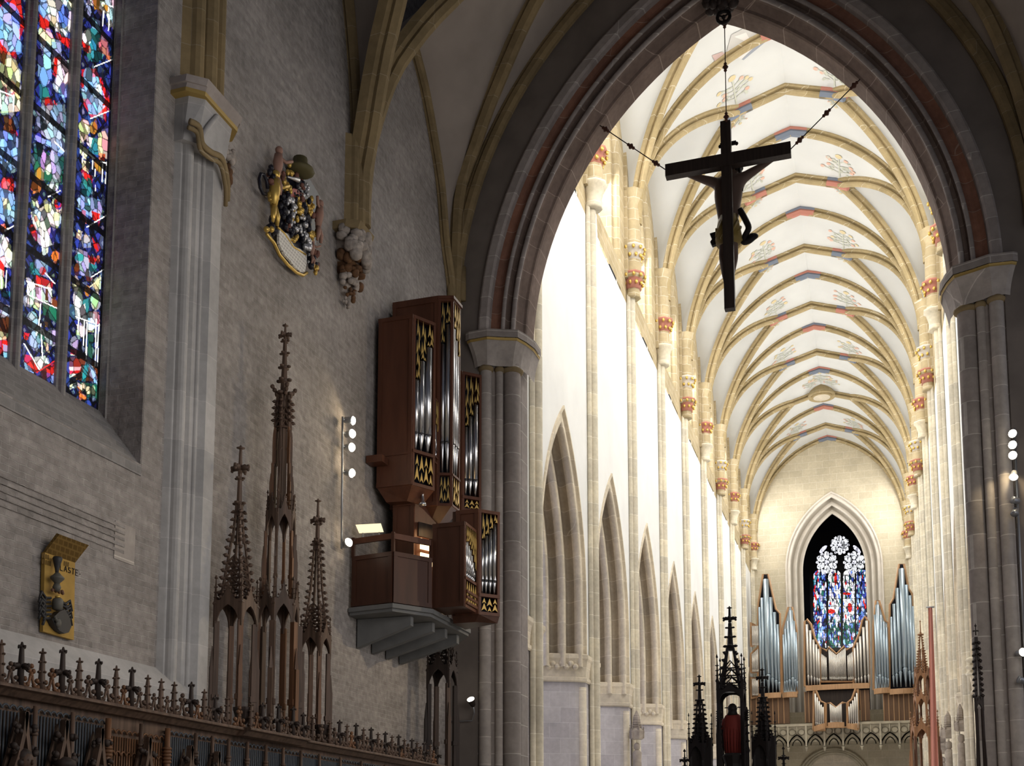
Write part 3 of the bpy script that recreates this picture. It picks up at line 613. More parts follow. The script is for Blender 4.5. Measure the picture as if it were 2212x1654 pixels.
OPS = [
 [('p','r',[(0,0),(45,0),(52,60),(30,120),(0,115)]),('e','b',18,45,26,40),('e','l',20,75,22,30),('e','s',12,30,14,18),('p','l',[(8,80),(46,85),(44,112),(15,112)]),('p','c',[(0,130),(24,125),(42,155),(44,240),(0,245)]),('p','w',[(0,190),(32,200),(30,240),(0,240)]),('R','p',22,192,8,14),('p','m',[(0,105),(14,118),(10,140),(0,135)]),
  ('p','m',[(8,250),(30,262),(34,300),(10,300)]),('e','r',28,290,10,10),('p','l',[(0,280),(30,290),(40,300),(38,370),(22,375),(0,350)]),('p','b',[(8,300),(24,300),(30,345),(10,350)]),('e','r',16,400,15,18),('e','p',14,402,8,11),('p','l',[(0,405),(30,415),(34,475),(18,485),(0,470)]),('p','c',[(4,425),(20,432),(24,455),(8,450)]),('p','o',[(2,485),(14,482),(12,500),(4,500)]),
  ('p','w',[(0,505),(18,515),(26,545),(24,580),(6,575),(0,560)]),('p','c',[(14,520),(24,530),(24,560),(14,555)]),('p','r',[(0,560),(10,575),(8,600),(0,605)]),('p','c',[(0,580),(8,585),(6,625),(0,625)]),('p','t',[(8,628),(28,630),(26,640),(6,640)]),('p','v',[(0,655),(22,660),(20,690),(4,690)]),('p','m',[(0,675),(26,690),(24,735),(0,720)]),('p','c',[(0,715),(18,720),(14,732),(0,735)]),('p','r',[(0,735),(20,735),(16,760),(0,765)]),('p','l',[(6,742),(20,748),(20,772),(8,772)])],
 [('p','l',[(88,0),(115,0),(118,40),(100,50),(86,20)]),('p','w',[(100,0),(155,0),(152,60),(140,78),(120,65),(105,35)]),('e','b',138,35,12,26),('p','c',[(110,30),(124,38),(118,60),(108,52)]),('p','r',[(84,30),(105,45),(108,62),(86,60)]),('p','r',[(122,70),(152,85),(150,105),(128,88)]),('p','c',[(84,58),(112,72),(120,92),(96,108),(84,85)]),('e','s',98,100,11,12),('p','l',[(82,120),(110,112),(112,170),(82,165)]),('p','s',[(112,90),(130,92),(135,130),(112,140)]),('p','r',[(118,122),(132,125),(128,175),(114,160)]),('p','w',[(125,128),(148,130),(148,200),(134,210),(120,190)]),('e','l',98,155,12,30),('e','l',138,195,11,16),
  ('p','t',[(85,180),(105,190),(108,225),(86,220)]),('p','r',[(96,210),(106,208),(108,222),(98,226)]),('p','r',[(116,216),(128,230),(132,245),(120,240)]),('p','a',[(80,230),(140,225),(144,262),(130,300),(78,285)]),('e','s',108,255,16,28),('p','s',[(76,262),(140,290),(142,330),(124,318),(76,278)]),('p','l',[(75,290),(140,322),(138,334),(75,302)]),('p','g',[(74,320),(138,340),(134,400),(74,380)]),('e','v',95,350,7,22),('e','v',112,345,6,20),('e','w',104,362,6,16),('e','v',122,372,8,16),('e','w',112,405,14,8),('e','y',84,375,5,14),('R','o',78,402,4,12),('p','o',[(68,385),(84,395),(86,415),(70,420)]),('R','c',126,440,10,14),('R','r',126,438,5,9),('p','c',[(68,425),(82,432),(86,450),(72,444)]),
  ('p','w',[(66,458),(108,440),(134,470),(128,490),(110,482),(104,545),(92,555),(86,500),(70,480)]),('e','c',102,450,8,10),('p','c',[(112,462),(132,458),(128,476),(116,478)]),('R','r',71,493,3,8),('e','r',77,473,4,7),('e','o',119,553,8,11),('p','s',[(78,560),(104,568),(102,600),(80,590)]),('p','t',[(62,578),(88,580),(86,594),(64,592)]),('e','r',92,585,7,9),('p','r',[(78,594),(116,610),(112,622),(80,612)]),('p','w',[(58,607),(112,622),(112,655),(58,640)]),('p','m',[(76,614),(84,616),(84,636),(76,634)]),('p','m',[(98,622),(104,624),(104,650),(98,648)]),('p','m',[(112,645),(128,650),(128,664),(112,662)]),('e','w',66,648,11,10),('p','c',[(72,652),(86,656),(84,672),(72,664)]),('p','g',[(92,655),(128,668),(126,700),(94,680)]),
  ('e','s',69,692,12,20),('e','s',76,735,11,22),('e','s',112,728,13,20),('p','y',[(96,694),(104,696),(104,706),(98,706)]),('p','g',[(82,712),(100,718),(98,735),(84,730)]),('p','c',[(94,738),(102,740),(108,764),(102,760)]),('p','r',[(52,718),(64,720),(60,735),(52,732)]),('p','r',[(52,765),(68,768),(86,800),(80,806),(52,782)]),('p','w',[(68,772),(98,768),(108,790),(92,800)]),('p','r',[(90,800),(124,778),(124,815),(96,800)]),('p','l',[(52,782),(64,790),(74,806),(54,798)]),('e','l',118,818,8,12)],
 [('p','w',[(190,0),(250,0),(252,55),(236,60),(230,30),(206,12),(186,10)]),('p','y',[(200,0),(216,0),(214,22),(204,20)]),('p','y',[(222,8),(234,12),(232,26),(222,20)]),('e','s',190,25,7,14),('p','l',[(198,38),(216,45),(214,80),(200,75)]),('e','t',200,95,18,34),('e','w',188,82,9,18),('p','r',[(178,90),(194,100),(190,116),(180,108)]),('p','p',[(214,82),(232,92),(234,122),(214,112)]),('e','t',206,122,16,12),('p','o',[(228,118),(240,122),(238,132),(230,128)]),('e','d',242,158,6,14),
  ('p','r',[(176,150),(206,148),(222,180),(240,225),(236,240),(198,256),(180,225)]),('e','l',190,165,10,20),('p','l',[(182,170),(212,165),(228,215),(204,232),(180,200)]),('e','s',212,215,14,14),('p','k',[(186,186),(200,192),(206,204),(192,200)]),('e','w',214,190,6,10),('e','l',184,200,8,14),('p','l',[(190,225),(230,228),(210,248),(190,245)]),('e','b',216,150,5,8),
  ('p','c',[(174,310),(170,270),(180,256),(192,262),(194,285),(186,300)]),('p','c',[(212,288),(226,282),(234,300),(232,345),(222,340),(212,315)]),('e','y',202,276,8,14),('p','t',[(192,295),(212,300),(212,335),(192,330)]),('p','w',[(186,292),(200,298),(196,320),(188,312)]),('p','o',[(212,330),(228,332),(226,348),(214,345)]),('p','r',[(216,330),(226,334),(226,346),(216,344)]),('p','c',[(172,308),(190,326),(186,346),(172,330)]),('p','c',[(176,345),(194,350),(192,375),(178,365)]),('p','y',[(204,345),(218,350),(216,372),(206,368)]),('p','r',[(180,372),(200,380),(200,396),(184,390)]),('e','t',188,405,9,20),('e','g',190,398,8,14),
  ('p','l',[(168,420),(220,432),(222,470),(200,470),(168,452)]),('p','t',[(176,395),(196,402),(196,420),(178,418)]),('p','r',[(176,452),(186,455),(184,478),(178,478)]),('p','r',[(198,455),(216,462),(212,480),(200,474)]),('p','o',[(178,470),(188,474),(186,484)]),('p','s',[(172,506),(196,508),(198,534),(180,536)]),('p','l',[(176,515),(192,512),(196,530),(182,534)]),('p','c',[(168,495),(178,500),(176,512),(168,508)]),('p','v',[(164,535),(190,545),(196,600),(176,595),(164,560)]),('e','t',172,556,10,8),('p','r',[(190,550),(208,560),(204,572),(192,566)]),('p','t',[(192,568),(210,574),(208,588),(192,584)]),('p','r',[(198,510),(210,530),(214,545),(204,535)]),('e','o',212,560,4,9),('e','o',166,578,5,9),('p','r',[(186,596),(200,600),(196,608),(186,606)]),('p','c',[(200,615),(218,592),(218,625),(204,624)]),
  ('e','w',168,645,10,26),('e','c',167,620,8,10),('e','w',207,650,11,20),('e','c',206,655,7,14),('e','y',189,628,6,12),('p','t',[(172,650),(190,645),(196,695),(182,690)]),('p','w',[(166,668),(184,655),(186,690),(168,682)]),('p','p',[(192,672),(214,674),(216,700),(196,698)]),('p','w',[(196,675),(206,678),(204,700),(196,695)]),('p','c',[(166,700),(182,706),(180,730),(166,722)]),('p','c',[(190,698),(204,702),(202,718),(190,716)]),('p','g',[(190,720),(202,724),(200,775),(190,770)]),('e','v',160,740,8,14),
  ('p','w',[(152,755),(166,760),(176,768),(152,768)]),('p','r',[(152,753),(168,757),(178,772),(152,764)]),('p','m',[(150,772),(178,768),(214,790),(218,825),(160,820),(150,800)]),('p','w',[(150,792),(176,792),(172,800),(150,802)]),('p','r',[(150,800),(172,800),(168,806),(150,808)]),('p','w',[(150,808),(170,806),(150,816)]),('p','k',[(150,816),(166,812),(160,832),(150,830)]),('p','w',[(150,832),(168,824),(164,836),(150,842)]),('p','t',[(186,776),(192,790),(184,825),(176,822),(180,800)]),('p','l',[(190,780),(206,800),(212,830),(204,826),(196,800)]),('p','g',[(170,825),(216,830),(214,862),(190,856)]),('e','c',178,836,4,9),('e','c',190,842,4,8),('e','c',202,842,4,10),('p','o',[(164,832),(174,838),(170,842)]),('p','o',[(170,846),(186,858),(184,864),(172,856)])]]
STR = [
 [(0,196,30,208,1.6,'w'),(30,205,29,240,1.6,'w'),(0,200,2,235,1.6,'w'),(2,584,4,622,1.5,'w'),(14,585,12,620,1.5,'w'),(0,774,26,790,1.6,'w'),(10,498,32,486,1.4,'w')],
 [(88,656,84,702,1.4,'w'),(88,700,92,775,1.5,'w'),(80,716,92,712,1.4,'w'),(80,716,78,724,1.4,'w'),(92,712,98,728,1.4,'w'),(52,742,86,800,1.3,'w'),(86,800,124,776,1.2,'r'),(58,607,112,626,1.3,'w'),(60,636,128,668,1.3,'w'),(98,590,118,612,1.3,'w'),(72,610,70,640,1.,'w'),(90,616,90,648,1.,'w'),(104,425,130,412,1.2,'w'),(118,306,140,328,1.5,'w'),(92,480,92,540,1.2,'w')],
 [(236,12,248,16,1.3,'w'),(224,24,222,56,1.4,'w'),(248,14,244,62,1.4,'w'),(236,40,234,66,1.2,'w'),(204,144,244,128,1.2,'w'),(196,256,240,238,1.2,'w'),(182,325,204,342,1.4,'w'),(180,328,178,350,1.3,'w'),(200,340,200,365,1.3,'w'),(218,350,230,352,1.4,'w'),(222,355,220,392,1.4,'w'),(231,350,228,396,1.4,'w'),(206,366,205,380,1.2,'w'),(206,400,206,412,1.,'w'),(188,490,230,465,1.3,'w'),(198,598,224,582,1.2,'w'),(164,684,198,696,1.4,'w'),(170,686,168,716,1.3,'w'),(182,692,180,745,1.4,'w'),(188,696,186,775,1.4,'w'),(208,690,206,748,1.6,'w'),(214,700,210,750,1.4,'w'),(216,702,200,706,1.2,'w'),(207,750,205,790,1.4,'w'),(212,752,210,790,1.4,'w'),(194,620,218,600,1.,'c')]]
gm = painted_glass('choir_glass', 1.35)
for li, (ya, yb) in enumerate(lights):
    ys, zs, X, Y = lancet_grid(ya, yb, wz0, wz1, 72, 920)
    img = paint_glass(X, Y, OPS[li], np.random.default_rng(11+li))
    for q in STR[li]: stroke(img, X, Y, *q)
    for z in np.arange(wz0+.9, wz1, 1.15):       # iron saddle bars
        img[int((z-wz0)/(wz1-wz0)*920)-5:int((z-wz0)/(wz1-wz0)*920)+5] *= .05
    img[:, :2] *= .05; img[:, -4:] *= .05
    glass_pane('window_light', ys, zs, img, gm, win, x=GX)
for a, b in ((m1a, m1b), (m2a, m2b), (lights[0][0]-.25, lights[0][0])):
    mb = MB(); c = (a+b)/2; h = .085
    pr = [(GX-.05, c-h), (GX+.05, c-h), (GX+.065, c-h*.6), (GX+.12, c-h*.55), (GX+.15, c-h*.25), (GX+.15, c+h*.25), (GX+.12, c+h*.55), (GX+.045, c+h*.6), (GX+.03, c+h), (GX-.05, c+h)]
    mb.prism([(x, y, 6.9) for x, y in pr], (0, 0, 17)); mb.build('mullion', M['jamb'], win)
bk = MB(); bk.bx((GX-.25, 5, 6), (GX-.2, 15, 24)); bk.build('window_backing', M['black'], win)

# ================================================================== carved corbels on the left wall
stone_c = plain('corbel_stone', (.34,.30,.27), .9, noise=.3, nscale=8, bump=.5)
rust = plain('corbel_paint_worn', (.12,.06,.028), .8, noise=.4, nscale=9)
def leafy(b, c, r, n, rng, sc=1., s=(.35, 1, 1)):
    for i in range(n):
        a = rng.uniform(-PI/2, PI/2); z = rng.uniform(-1, 1)
        b.ball((c[0]+abs(math.cos(a))*r*.8*sc, c[1]+math.sin(a)*r, c[2]+z*r*.7), r*rng.uniform(.2, .36), 6, (1, 1, rng.uniform(.6, 1.2)))
rg = random.Random(3)
def slab(b, y, z0, z1, w, d0, d1, ch=.3):
    p0 = [(WL-.02, y-w), (WL+d0*.55, y-w), (WL+d0, y-w*(1-ch)), (WL+d0, y+w*(1-ch)), (WL+d0*.55, y+w), (WL-.02, y+w)]
    p1 = [(WL-.02, y-w), (WL+d1*.55, y-w), (WL+d1, y-w*(1-ch)), (WL+d1, y+w*(1-ch)), (WL+d1*.55, y+w), (WL-.02, y+w)]
    b.loft([[(x, yy, z0) for x, yy in p0], [(x, yy, z1) for x, yy in p1]], closed=True, sm=False); n = len(b.v)
    b.f += [tuple(range(n-12, n-6)), tuple(range(n-6, n))]; b.smooth += [False]*2
cy, cz = aX(766, 530, WL+.3).y, 13.62
cor = thing('carved_corbel', 'grey carved foliage corbel with worn rust paint under the yellow rib bundle', 'corbel', (WL, cy, 12.2))
b = MB(); slab(b, cy, cz+.12, cz+.3, .52, .55, .62); b.build('abacus', M['rib_dark'], cor)
b = MB(); slab(b, cy, 13.1, 13.82, .3, .3, .5); leafy(b, (WL+.18, cy, 13.5), .46, 46, rg); b.build('foliage', stone_c, cor)
b = MB(); slab(b, cy, 12.85, 13.15, .25, .3, .34); leafy(b, (WL+.12, cy+.05, 13.0), .36, 16, rg, s=(1, 1, .5)); b.build('painted_band', rust, cor)
b = MB(); slab(b, cy, 12.45, 12.9, .12, .12, .25); leafy(b, (WL+.1, cy, 12.72), .28, 24, rg); leafy(b, (WL+.05, cy-.02, 12.25), .15, 8, rg); b.build('lower_foliage', stone_c, cor)
b = MB(); leafy(b, (WL+.08, cy+.1, 12.45), .2, 12, rg); b.build('lower_paint', rust, cor)
cy = 16.12; rz_ = aX(432, 152, WL+.6).z
can = thing('statue_canopy', 'broken grey stone canopy with a gilt rim above the tall wall pier', 'corbel', (WL, cy, 12.7))
b = MB(); slab(b, cy, rz_-.12, rz_, .78, .58, .62); slab(b, cy, rz_-.22, rz_-.12, .73, .53, .58); b.build('rim', M['pillar_dark'], can)
b = MB(); slab(b, cy, rz_-.27, rz_-.2, .74, .54, .55); b.build('gilt_line', M['gold_line'], can)
b = MB(); slab(b, cy, rz_-1.05, rz_-.22, .6, .34, .5); b.build('bell', M['pier'], can)
b = MB(); pts = [(WL+.4, cy-.74, rz_-.86), (WL+.48, cy-.58, rz_-.88), (WL+.47, cy-.46, rz_-1.1), (WL+.5, cy-.22, rz_-1.12), (WL+.54, cy+.05, rz_-1.08), (WL+.46, cy+.36, rz_-1.3), (WL+.32, cy+.6, rz_-1.5)]
b.tube(fill(pts, 5), .055, 8); b.tube([Vector(p)+Vector((-.03, 0, -.1)) for p in fill(pts, 5)], .04, 8); b.build('rib_stub', M['rib_dark'], can)
b = MB(); b.tube(fill([(WL+.4, cy-.42, rz_-1.05), (WL+.44, cy-.28, rz_-.7), (WL+.5, cy-.08, rz_-.36)], 5), .05, 6); b.build('tracery_rib', M['pier'], can)
b = MB(); leafy(b, (WL+.16, cy+.62, rz_-.6), .24, 22, rg); b.build('broken_figure', stone_c, can)
b = MB(); leafy(b, (WL+.14, cy+.6, rz_-.95), .21, 20, rg); b.build('worn_paint', rust, can)

# ================================================================== epitaphs
def w2(px, py, x=WL+.05): return aX(px, py, x)
ep = thing('epitaph', 'carved and painted coat of arms with a white inscribed scroll high on the wall', 'epitaph', (WL, 19.7, 12))
blk = plain('epitaph_black', (.012,.012,.02), .4); flesh = plain('epitaph_flesh', (.30,.17,.13), .6); white_ = plain('epitaph_white', (.75,.73,.68), .6); redp = plain('epitaph_red', (.26,.04,.03), .5); silver = plain('epitaph_silver', (.6,.6,.62), .35, metal=.7)
def px_poly(pts, s, ox, oy, x, d, name, mat, par):
    b = MB(); b.prism([aX(ox+px/s, oy+py/s, x) for px, py in pts], (d, 0, 0)); return b.build(name, mat, par)
S, OX, OY = 5.168, 540, 320
px_poly([(215,440),(300,330),(420,250),(560,300),(640,420),(720,560),(730,760),(690,1000),(640,1180),(600,1300),(480,1260),(350,1080),(270,900),(225,650)], S, OX, OY, WL, .14, 'backboard', blk, ep)
px_poly([(315,890),(345,940),(400,960),(430,1020),(470,1100),(540,1130),(610,1190),(610,1290),(590,1380),(540,1385),(470,1330),(430,1260),(370,1200),(330,1130),(300,1060),(300,960)], S, OX, OY, WL+.16, .05, 'inscribed_scroll', stone('scroll_lettering', (.8,.78,.73), (.76,.74,.69), (.3,.28,.26), .09, .075, .006, .05, bump=0), ep)
b = MB(); pts = [(200,880),(190,960),(270,1060),(330,1190),(420,1300),(520,1390),(590,1420),(635,1390)]
b.tube([aX(OX+x/S, OY+y/S, WL+.16) for x, y in pts], .035, 6); pts = [(310,880),(380,950),(440,1040),(480,1100),(560,1150),(620,1190)]; b.tube([aX(OX+x/S, OY+y/S, WL+.2) for x, y in pts], .025, 6); b.build('scroll_frame', M['gilt'], ep)
tx = MB()
for i in range(9):                                           # rows of tiny blackletter strokes
    y0, y1 = 960+i*42, 1010+i*44; xa = 315+min(i*14, 110)+(i > 5)*20; xb = 400+min(i*52, 205)
    for k in range(12):
        t = k/12; p = aX(OX+lerp(xa, xb, t)/S, OY+lerp(y0, y0+(xb-xa)*.45, t)/S, WL+.215); pass
def figure(b, px, py, h, lean=0., arm=.3):                  # little putto: legs, trunk, head, raised arm
    p = aX(OX+px/S, OY+py/S, WL+.28); q = p+Vector((0, lean, h))
    b.tube([p, p.lerp(q, .5), p.lerp(q, .8)], [h*.1, h*.17, h*.13], 8); b.ball(q+Vector((0, 0, -h*.04)), h*.13, 8)
    b.tube([p.lerp(q, .74), p.lerp(q, .62)+Vector((.05, arm*h, .1*h)), p.lerp(q, .8)+Vector((.1, arm*h*1.7, .1*h))], h*.055, 6)
    b.tube([p, p+Vector((.05, -h*.12, -h*.3)), p+Vector((.02, -h*.1, -h*.55))], [h*.1, h*.08, h*.05], 6); b.tube([p, p+Vector((.05, h*.1, -h*.3)), p+Vector((.02, h*.16, -h*.52))], [h*.1, h*.08, h*.05], 6)
for px, py, h, ln, ar in ((300,320,.62,.06,.35),(265,640,.7,.05,.3),(760,880,.6,.08,-.3),(690,1200,.34,.03,.3)):
    b = MB(); figure(b, px, py, h, ln, ar); b.build('putto', flesh if px != 265 else M['gilt'], ep)
rg = random.Random(5)
def blobs(name, mat, lst, x=WL+.2):
    for px, py, r in lst:
        b = MB(); p = aX(OX+px/S, OY+py/S, x)
        for k in range(7): b.ball(p+Vector((rg.uniform(0, .08), rg.uniform(-r, r), rg.uniform(-r, r))), r*rg.uniform(.28, .55), 6, (1, 1, rg.uniform(.7, 1.5)))
        b.build(name, mat, ep)
px_poly([(390,490),(440,455),(500,480),(515,540),(470,580),(400,570)], S, OX, OY, WL+.14, .1, 'red_shield', redp, ep)
blobs('helm', silver, [(430,610,.12),(470,830,.12),(560,770,.14),(590,430,.1),(610,1060,.14),(470,680,.08),(580,500,.1),(415,780,.1),(550,920,.1)])
blobs('gilt_mantling', M['gilt'], [(520,620,.14),(540,700,.12),(480,740,.12),(250,540,.16),(640,580,.12),(690,930,.14),(680,1000,.12),(480,1000,.1),(400,420,.12),(440,250,.1),(650,680,.1),(690,1340,.1),(450,800,.08)])
blobs('dark_mantling', blk, [(370,560,.14),(360,680,.16),(430,900,.14),(600,640,.16),(620,800,.16),(520,430,.14),(240,870,.16),(590,980,.14),(340,800,.12),(480,560,.1),(690,1280,.14),(210,290,.13),(650,1100,.12)])
blobs('drapery', plain('epitaph_drape', (.18,.08,.06), .6), [(240,380,.14),(720,780,.12),(330,280,.12),(420,860,.12),(560,560,.1),(700,1150,.1),(740,1330,.08),(540,400,.12)])
b = MB(); p = aX(OX+560/S, OY+260/S, WL+.24); b.lathe(p, [(.2, -.06), (.3, 0), (.28, .05), (.16, .1), (.15, .28), (.02, .32)], 12); b.build('hat', plain('epitaph_olive', (.10,.085,.035), .6), ep)
b = MB(); b.tube([aX(OX+420/S, OY+320/S, WL+.4), aX(OX+540/S, OY+355/S, WL+.45)], [.015, .05], 8); b.build('trumpet', silver, ep)
b = MB(); b.tube([aX(OX+150/S, OY+400/S, WL+.2)+Vector((0, .16*math.cos(a), .2*math.sin(a))) for a in [k*PI/4 for k in range(8)]], .035, 6); b.build('scroll_volute', blk, ep)
for px, py in ((185, 905), (240, 905)):
    b = MB(); b.ball(aX(OX+px/S, OY+py/S, WL+.3), .06, 8); b.build('gilt_knob', M['gilt'], ep)

pq = thing('painted_epitaph', 'narrow yellow panel with an angled top and dark helm and shield, above the stalls', 'epitaph', (WL, 13.15, 2.9))
ochre = plain('panel_ochre', (.40,.245,.055), .7, noise=.15, nscale=5); ochre2 = plain('panel_ochre_dark', (.17,.10,.025), .7)
S, OX, OY = 5.906, 60, 1120
xw = WL+.02
def pp(px, py, x=xw): return aX(OX+px/S, OY+py/S, x)
b = MB(); b.prism([pp(175,430), pp(560,560), pp(545,1550), pp(150,1440)], (.06, 0, 0)); b.build('panel', ochre, pq)
b = MB(); a0, a1 = pp(175,430), pp(560,560); t0 = aX(OX+275/S, OY+150/S, xw+.34); t1 = aX(OX+640/S, OY+285/S, xw+.34)
t0 = Vector((xw+.2, a0.y+.05, pp(275,150).z-.08)); t1 = Vector((xw+.2, a1.y+.05, pp(640,285).z-.08)); e = Vector((.05, 0, -.02))
b.add([a0+Vector((.02, 0, 0)), a1+Vector((.02, 0, 0)), t1, t0, a0+e, a1+e, t1+e, t0+e], [(0,1,2,3),(7,6,5,4),(0,4,5,1),(1,5,6,2),(2,6,7,3),(3,7,4,0)]); b.build('tilted_top', stone('panel_lettering', (.15,.088,.024), (.12,.07,.02), (.21,.13,.038), .1, .075, .012, .1, bump=0), pq)
b = MB()
for (px, py, n) in ((190,470,4),(190,545,5),(470,570,3)):
    for k in range(n): b.box(pp(px+k*24, py+k*7, xw+.066), (.008, .02, .065))
b.build('side_lettering', ochre2, pq)
def letters(txt, org, du, dv, s, x):                           # plain stroke capitals
    G = {'L': [(0,1,0,0),(0,0,.6,0)], 'A': [(0,0,.35,1),(.35,1,.7,0),(.15,.4,.55,.4)], 'S': [(.6,.9,.1,.9),(.1,.9,.1,.55),(.1,.55,.6,.45),(.6,.45,.6,.1),(.6,.1,.05,.1)], 'T': [(0,1,.7,1),(.35,1,.35,0)], 'E': [(0,0,0,1),(0,1,.6,1),(0,.5,.5,.5),(0,0,.6,0)], '.': [(.1,.45,.25,.45)]}
    b = MB()
    for i, ch in enumerate(txt):
        for x0, y0, x1, y1 in G.get(ch, []):
            a = org+du*((i*.95+x0)*s)+dv*(y0*s); c = org+du*((i*.95+x1)*s)+dv*(y1*s); b.tube([a, c], s*.085, 4)
    return b
o_ = pp(415,655,xw+.065); du = (pp(530,665,xw+.065)-o_); du = Vector((0, 1, 0))
letters('LASTE.', o_, du, Vector((0, 0, 1)), .085, xw).build('lettering', M['oak_dark'], pq)
iron = plain('arms_dark', (.035,.034,.036), .5); stee = plain('arms_grey', (.11,.105,.09), .5)
b = MB(); c = pp(375,600,xw+.16); b.lathe(c, [(.02, -.13), (.03, -.05), (.055, .05), (.07, .1), (.06, .125), (.02, .135)], 12); b.build('crest', iron, pq)
b = MB(); c = pp(375,760,xw+.18); b.lathe(c, [(.02, -.11), (.045, -.06), (.095, -.01), (.1, .01), (.055, .05), (.03, .08)], 14); b.lathe(c+Vector((0, 0, -.13)), [(.04, -.06), (.06, 0), (.04, .05)], 10); b.build('crest_vase', stee, pq)
b = MB(); c = pp(380,930,xw+.16)
for k in range(7): b.ball(c+Vector((.02*(k % 2), (k-3)*.035, .015*(k % 2))), .026, 6)
b.build('crest_wreath', plain('wreath', (.16,.08,.05), .6), pq)
b = MB(); b.ball(pp(380,995,xw+.2), .035, 8, (1, 1.1, .6)); b.build('crest_crown', M['gilt'], pq)
b = MB(); c = pp(380,1090,xw+.17); b.lathe(c, [(.04, -.09), (.07, -.07), (.08, .02), (.07, .07), (.03, .1)], 12); b.build('helm', stee, pq)
b = MB(); sh = [(235,1285),(330,1190),(400,1160),(470,1280),(485,1380),(450,1455),(400,1470),(330,1430),(270,1360)]; b.prism([pp(x, y, xw+.06) for x, y in sh], (.1, 0, 0)); b.build('shield', iron, pq)
b = MB(); b.ball(pp(390,1330,xw+.17), .06, 8, (.5, 1, 1.1)); b.tube([pp(340,1240,xw+.18), pp(380,1320,xw+.2)], .02, 6); b.build('shield_charge', stee, pq)
for sg, cx in ((-1, 230), (1, 480)):
    b = MB()
    for k in range(6):
        y = 1010+k*52 if sg < 0 else 1090+k*46
        p = pp(cx+sg*10*(k % 2), y, xw+.12); b.tube([p+Vector((0, -sg*.1, .02)), p, p+Vector((0, sg*.09, .07)), p+Vector((0, sg*.12, -.03))], .022, 5); b.tube([p, p+Vector((0, sg*.04, -.1))], .02, 5)
    b.build('mantling', iron, pq)

# ================================================================== lamps
bulb = plain('lamp_glow', (1, .93, .75), .3, emit=9)
def lampstring(name, label, x, pxc, items, rail, side):
    t = thing(name, label, 'lamp', rail[0])
    b = MB(); b.tube(rail, .025, 8); b.build('rail', M['lampmetal'], t)
    for (px, py, aim, lit) in items:
        c = aX(px, py, x) if side == 'L' else aY(px, py, x); a = Vector(aim).normalized(); ax = a.to_track_quat('Z', 'Y').to_matrix()
        h = MB(); h.lathe(c, [(.035, -.16), (.07, -.13), (.085, 0), (.09, .04)], 12, ax)
        rp = min(rail, key=lambda r: abs(r[2]-c.z)); rz = Vector((rail[0][0]+(rail[1][0]-rail[0][0])*((c.z-rail[0][2])/(rail[1][2]-rail[0][2])), rail[0][1]+(rail[1][1]-rail[0][1])*((c.z-rail[0][2])/(rail[1][2]-rail[0][2])), c.z))
        h.tube([rz, c-a*.1], .02, 6); hd = h.build('spotlight', M['lampmetal'], t)
        if lit:
            g = MB(); g.lathe(c, [(.08, .035), (.1, .055), (.07, .1), (.01, .12)], 12, ax); g.build('lit_lens', bulb, hd)
    return t
xl = WL+.28
lampstring('lamp_rail', 'grey lamp rail with four lit spotlights and one low lamp, left of the choir organ', xl, 0, [(757,908,(1,.25,-.1),1),(757,937,(1,-.3,-.1),1),(756,966,(1,-.3,-.2),1),(756,1021,(1,-.2,-.3),1),(750,1173,(1,-.5,.2),1)], [aX(740,900,xl-.12), aX(738,1185,xl-.12)], 'L')
ya_ = YA-.35
lampstring('lamp_rail', 'lamp rail on the right chancel pillar with three lit and several dark spotlights', ya_, 0, [(2189,937,(-.5,-1,-.1),1),(2189,961,(-.5,-1,-.2),1),(2189,983,(-.4,-1,-.3),1),(2190,1027,(-.2,-.6,-.9),1),(2190,1080,(-.9,-.6,.1),0),(2192,1108,(-.3,-.5,-.9),0),(2206,1409,(.6,-1,0),1),(2203,1468,(-1,-.4,.3),0)], [aY(2191,925,YA-.1), aY(2216,1480,YA-.1)], 'R')
fd = thing('floodlight', 'small lit floodlight on a thin bracket arm beside the left chancel pillar', 'lamp', aY(1018,1560,YA-.3))
c = aY(1018,1513,YA-.35); a = Vector((-.1, -.75, .8)).normalized(); ax = a.to_track_quat('Z', 'Y').to_matrix()
b = MB(); b.lathe(c, [(.03, -.2), (.07, -.16), (.1, 0), (.11, .04)], 12, ax); b.build('housing', M['oak_dark'], fd)
b = MB(); b.lathe(c, [(.1, .035), (.1, .06), (.02, .07)], 12, ax); b.build('lit_lens', bulb, fd)
b = MB(); p = aY(1020,1556,YA-.1); b.tube([c-a*.18, (c.x, YA-.1, c.z-.3), p, aY(972,1558,YA-.1)], .02, 6); b.build('bracket', M['lampmetal'], fd)
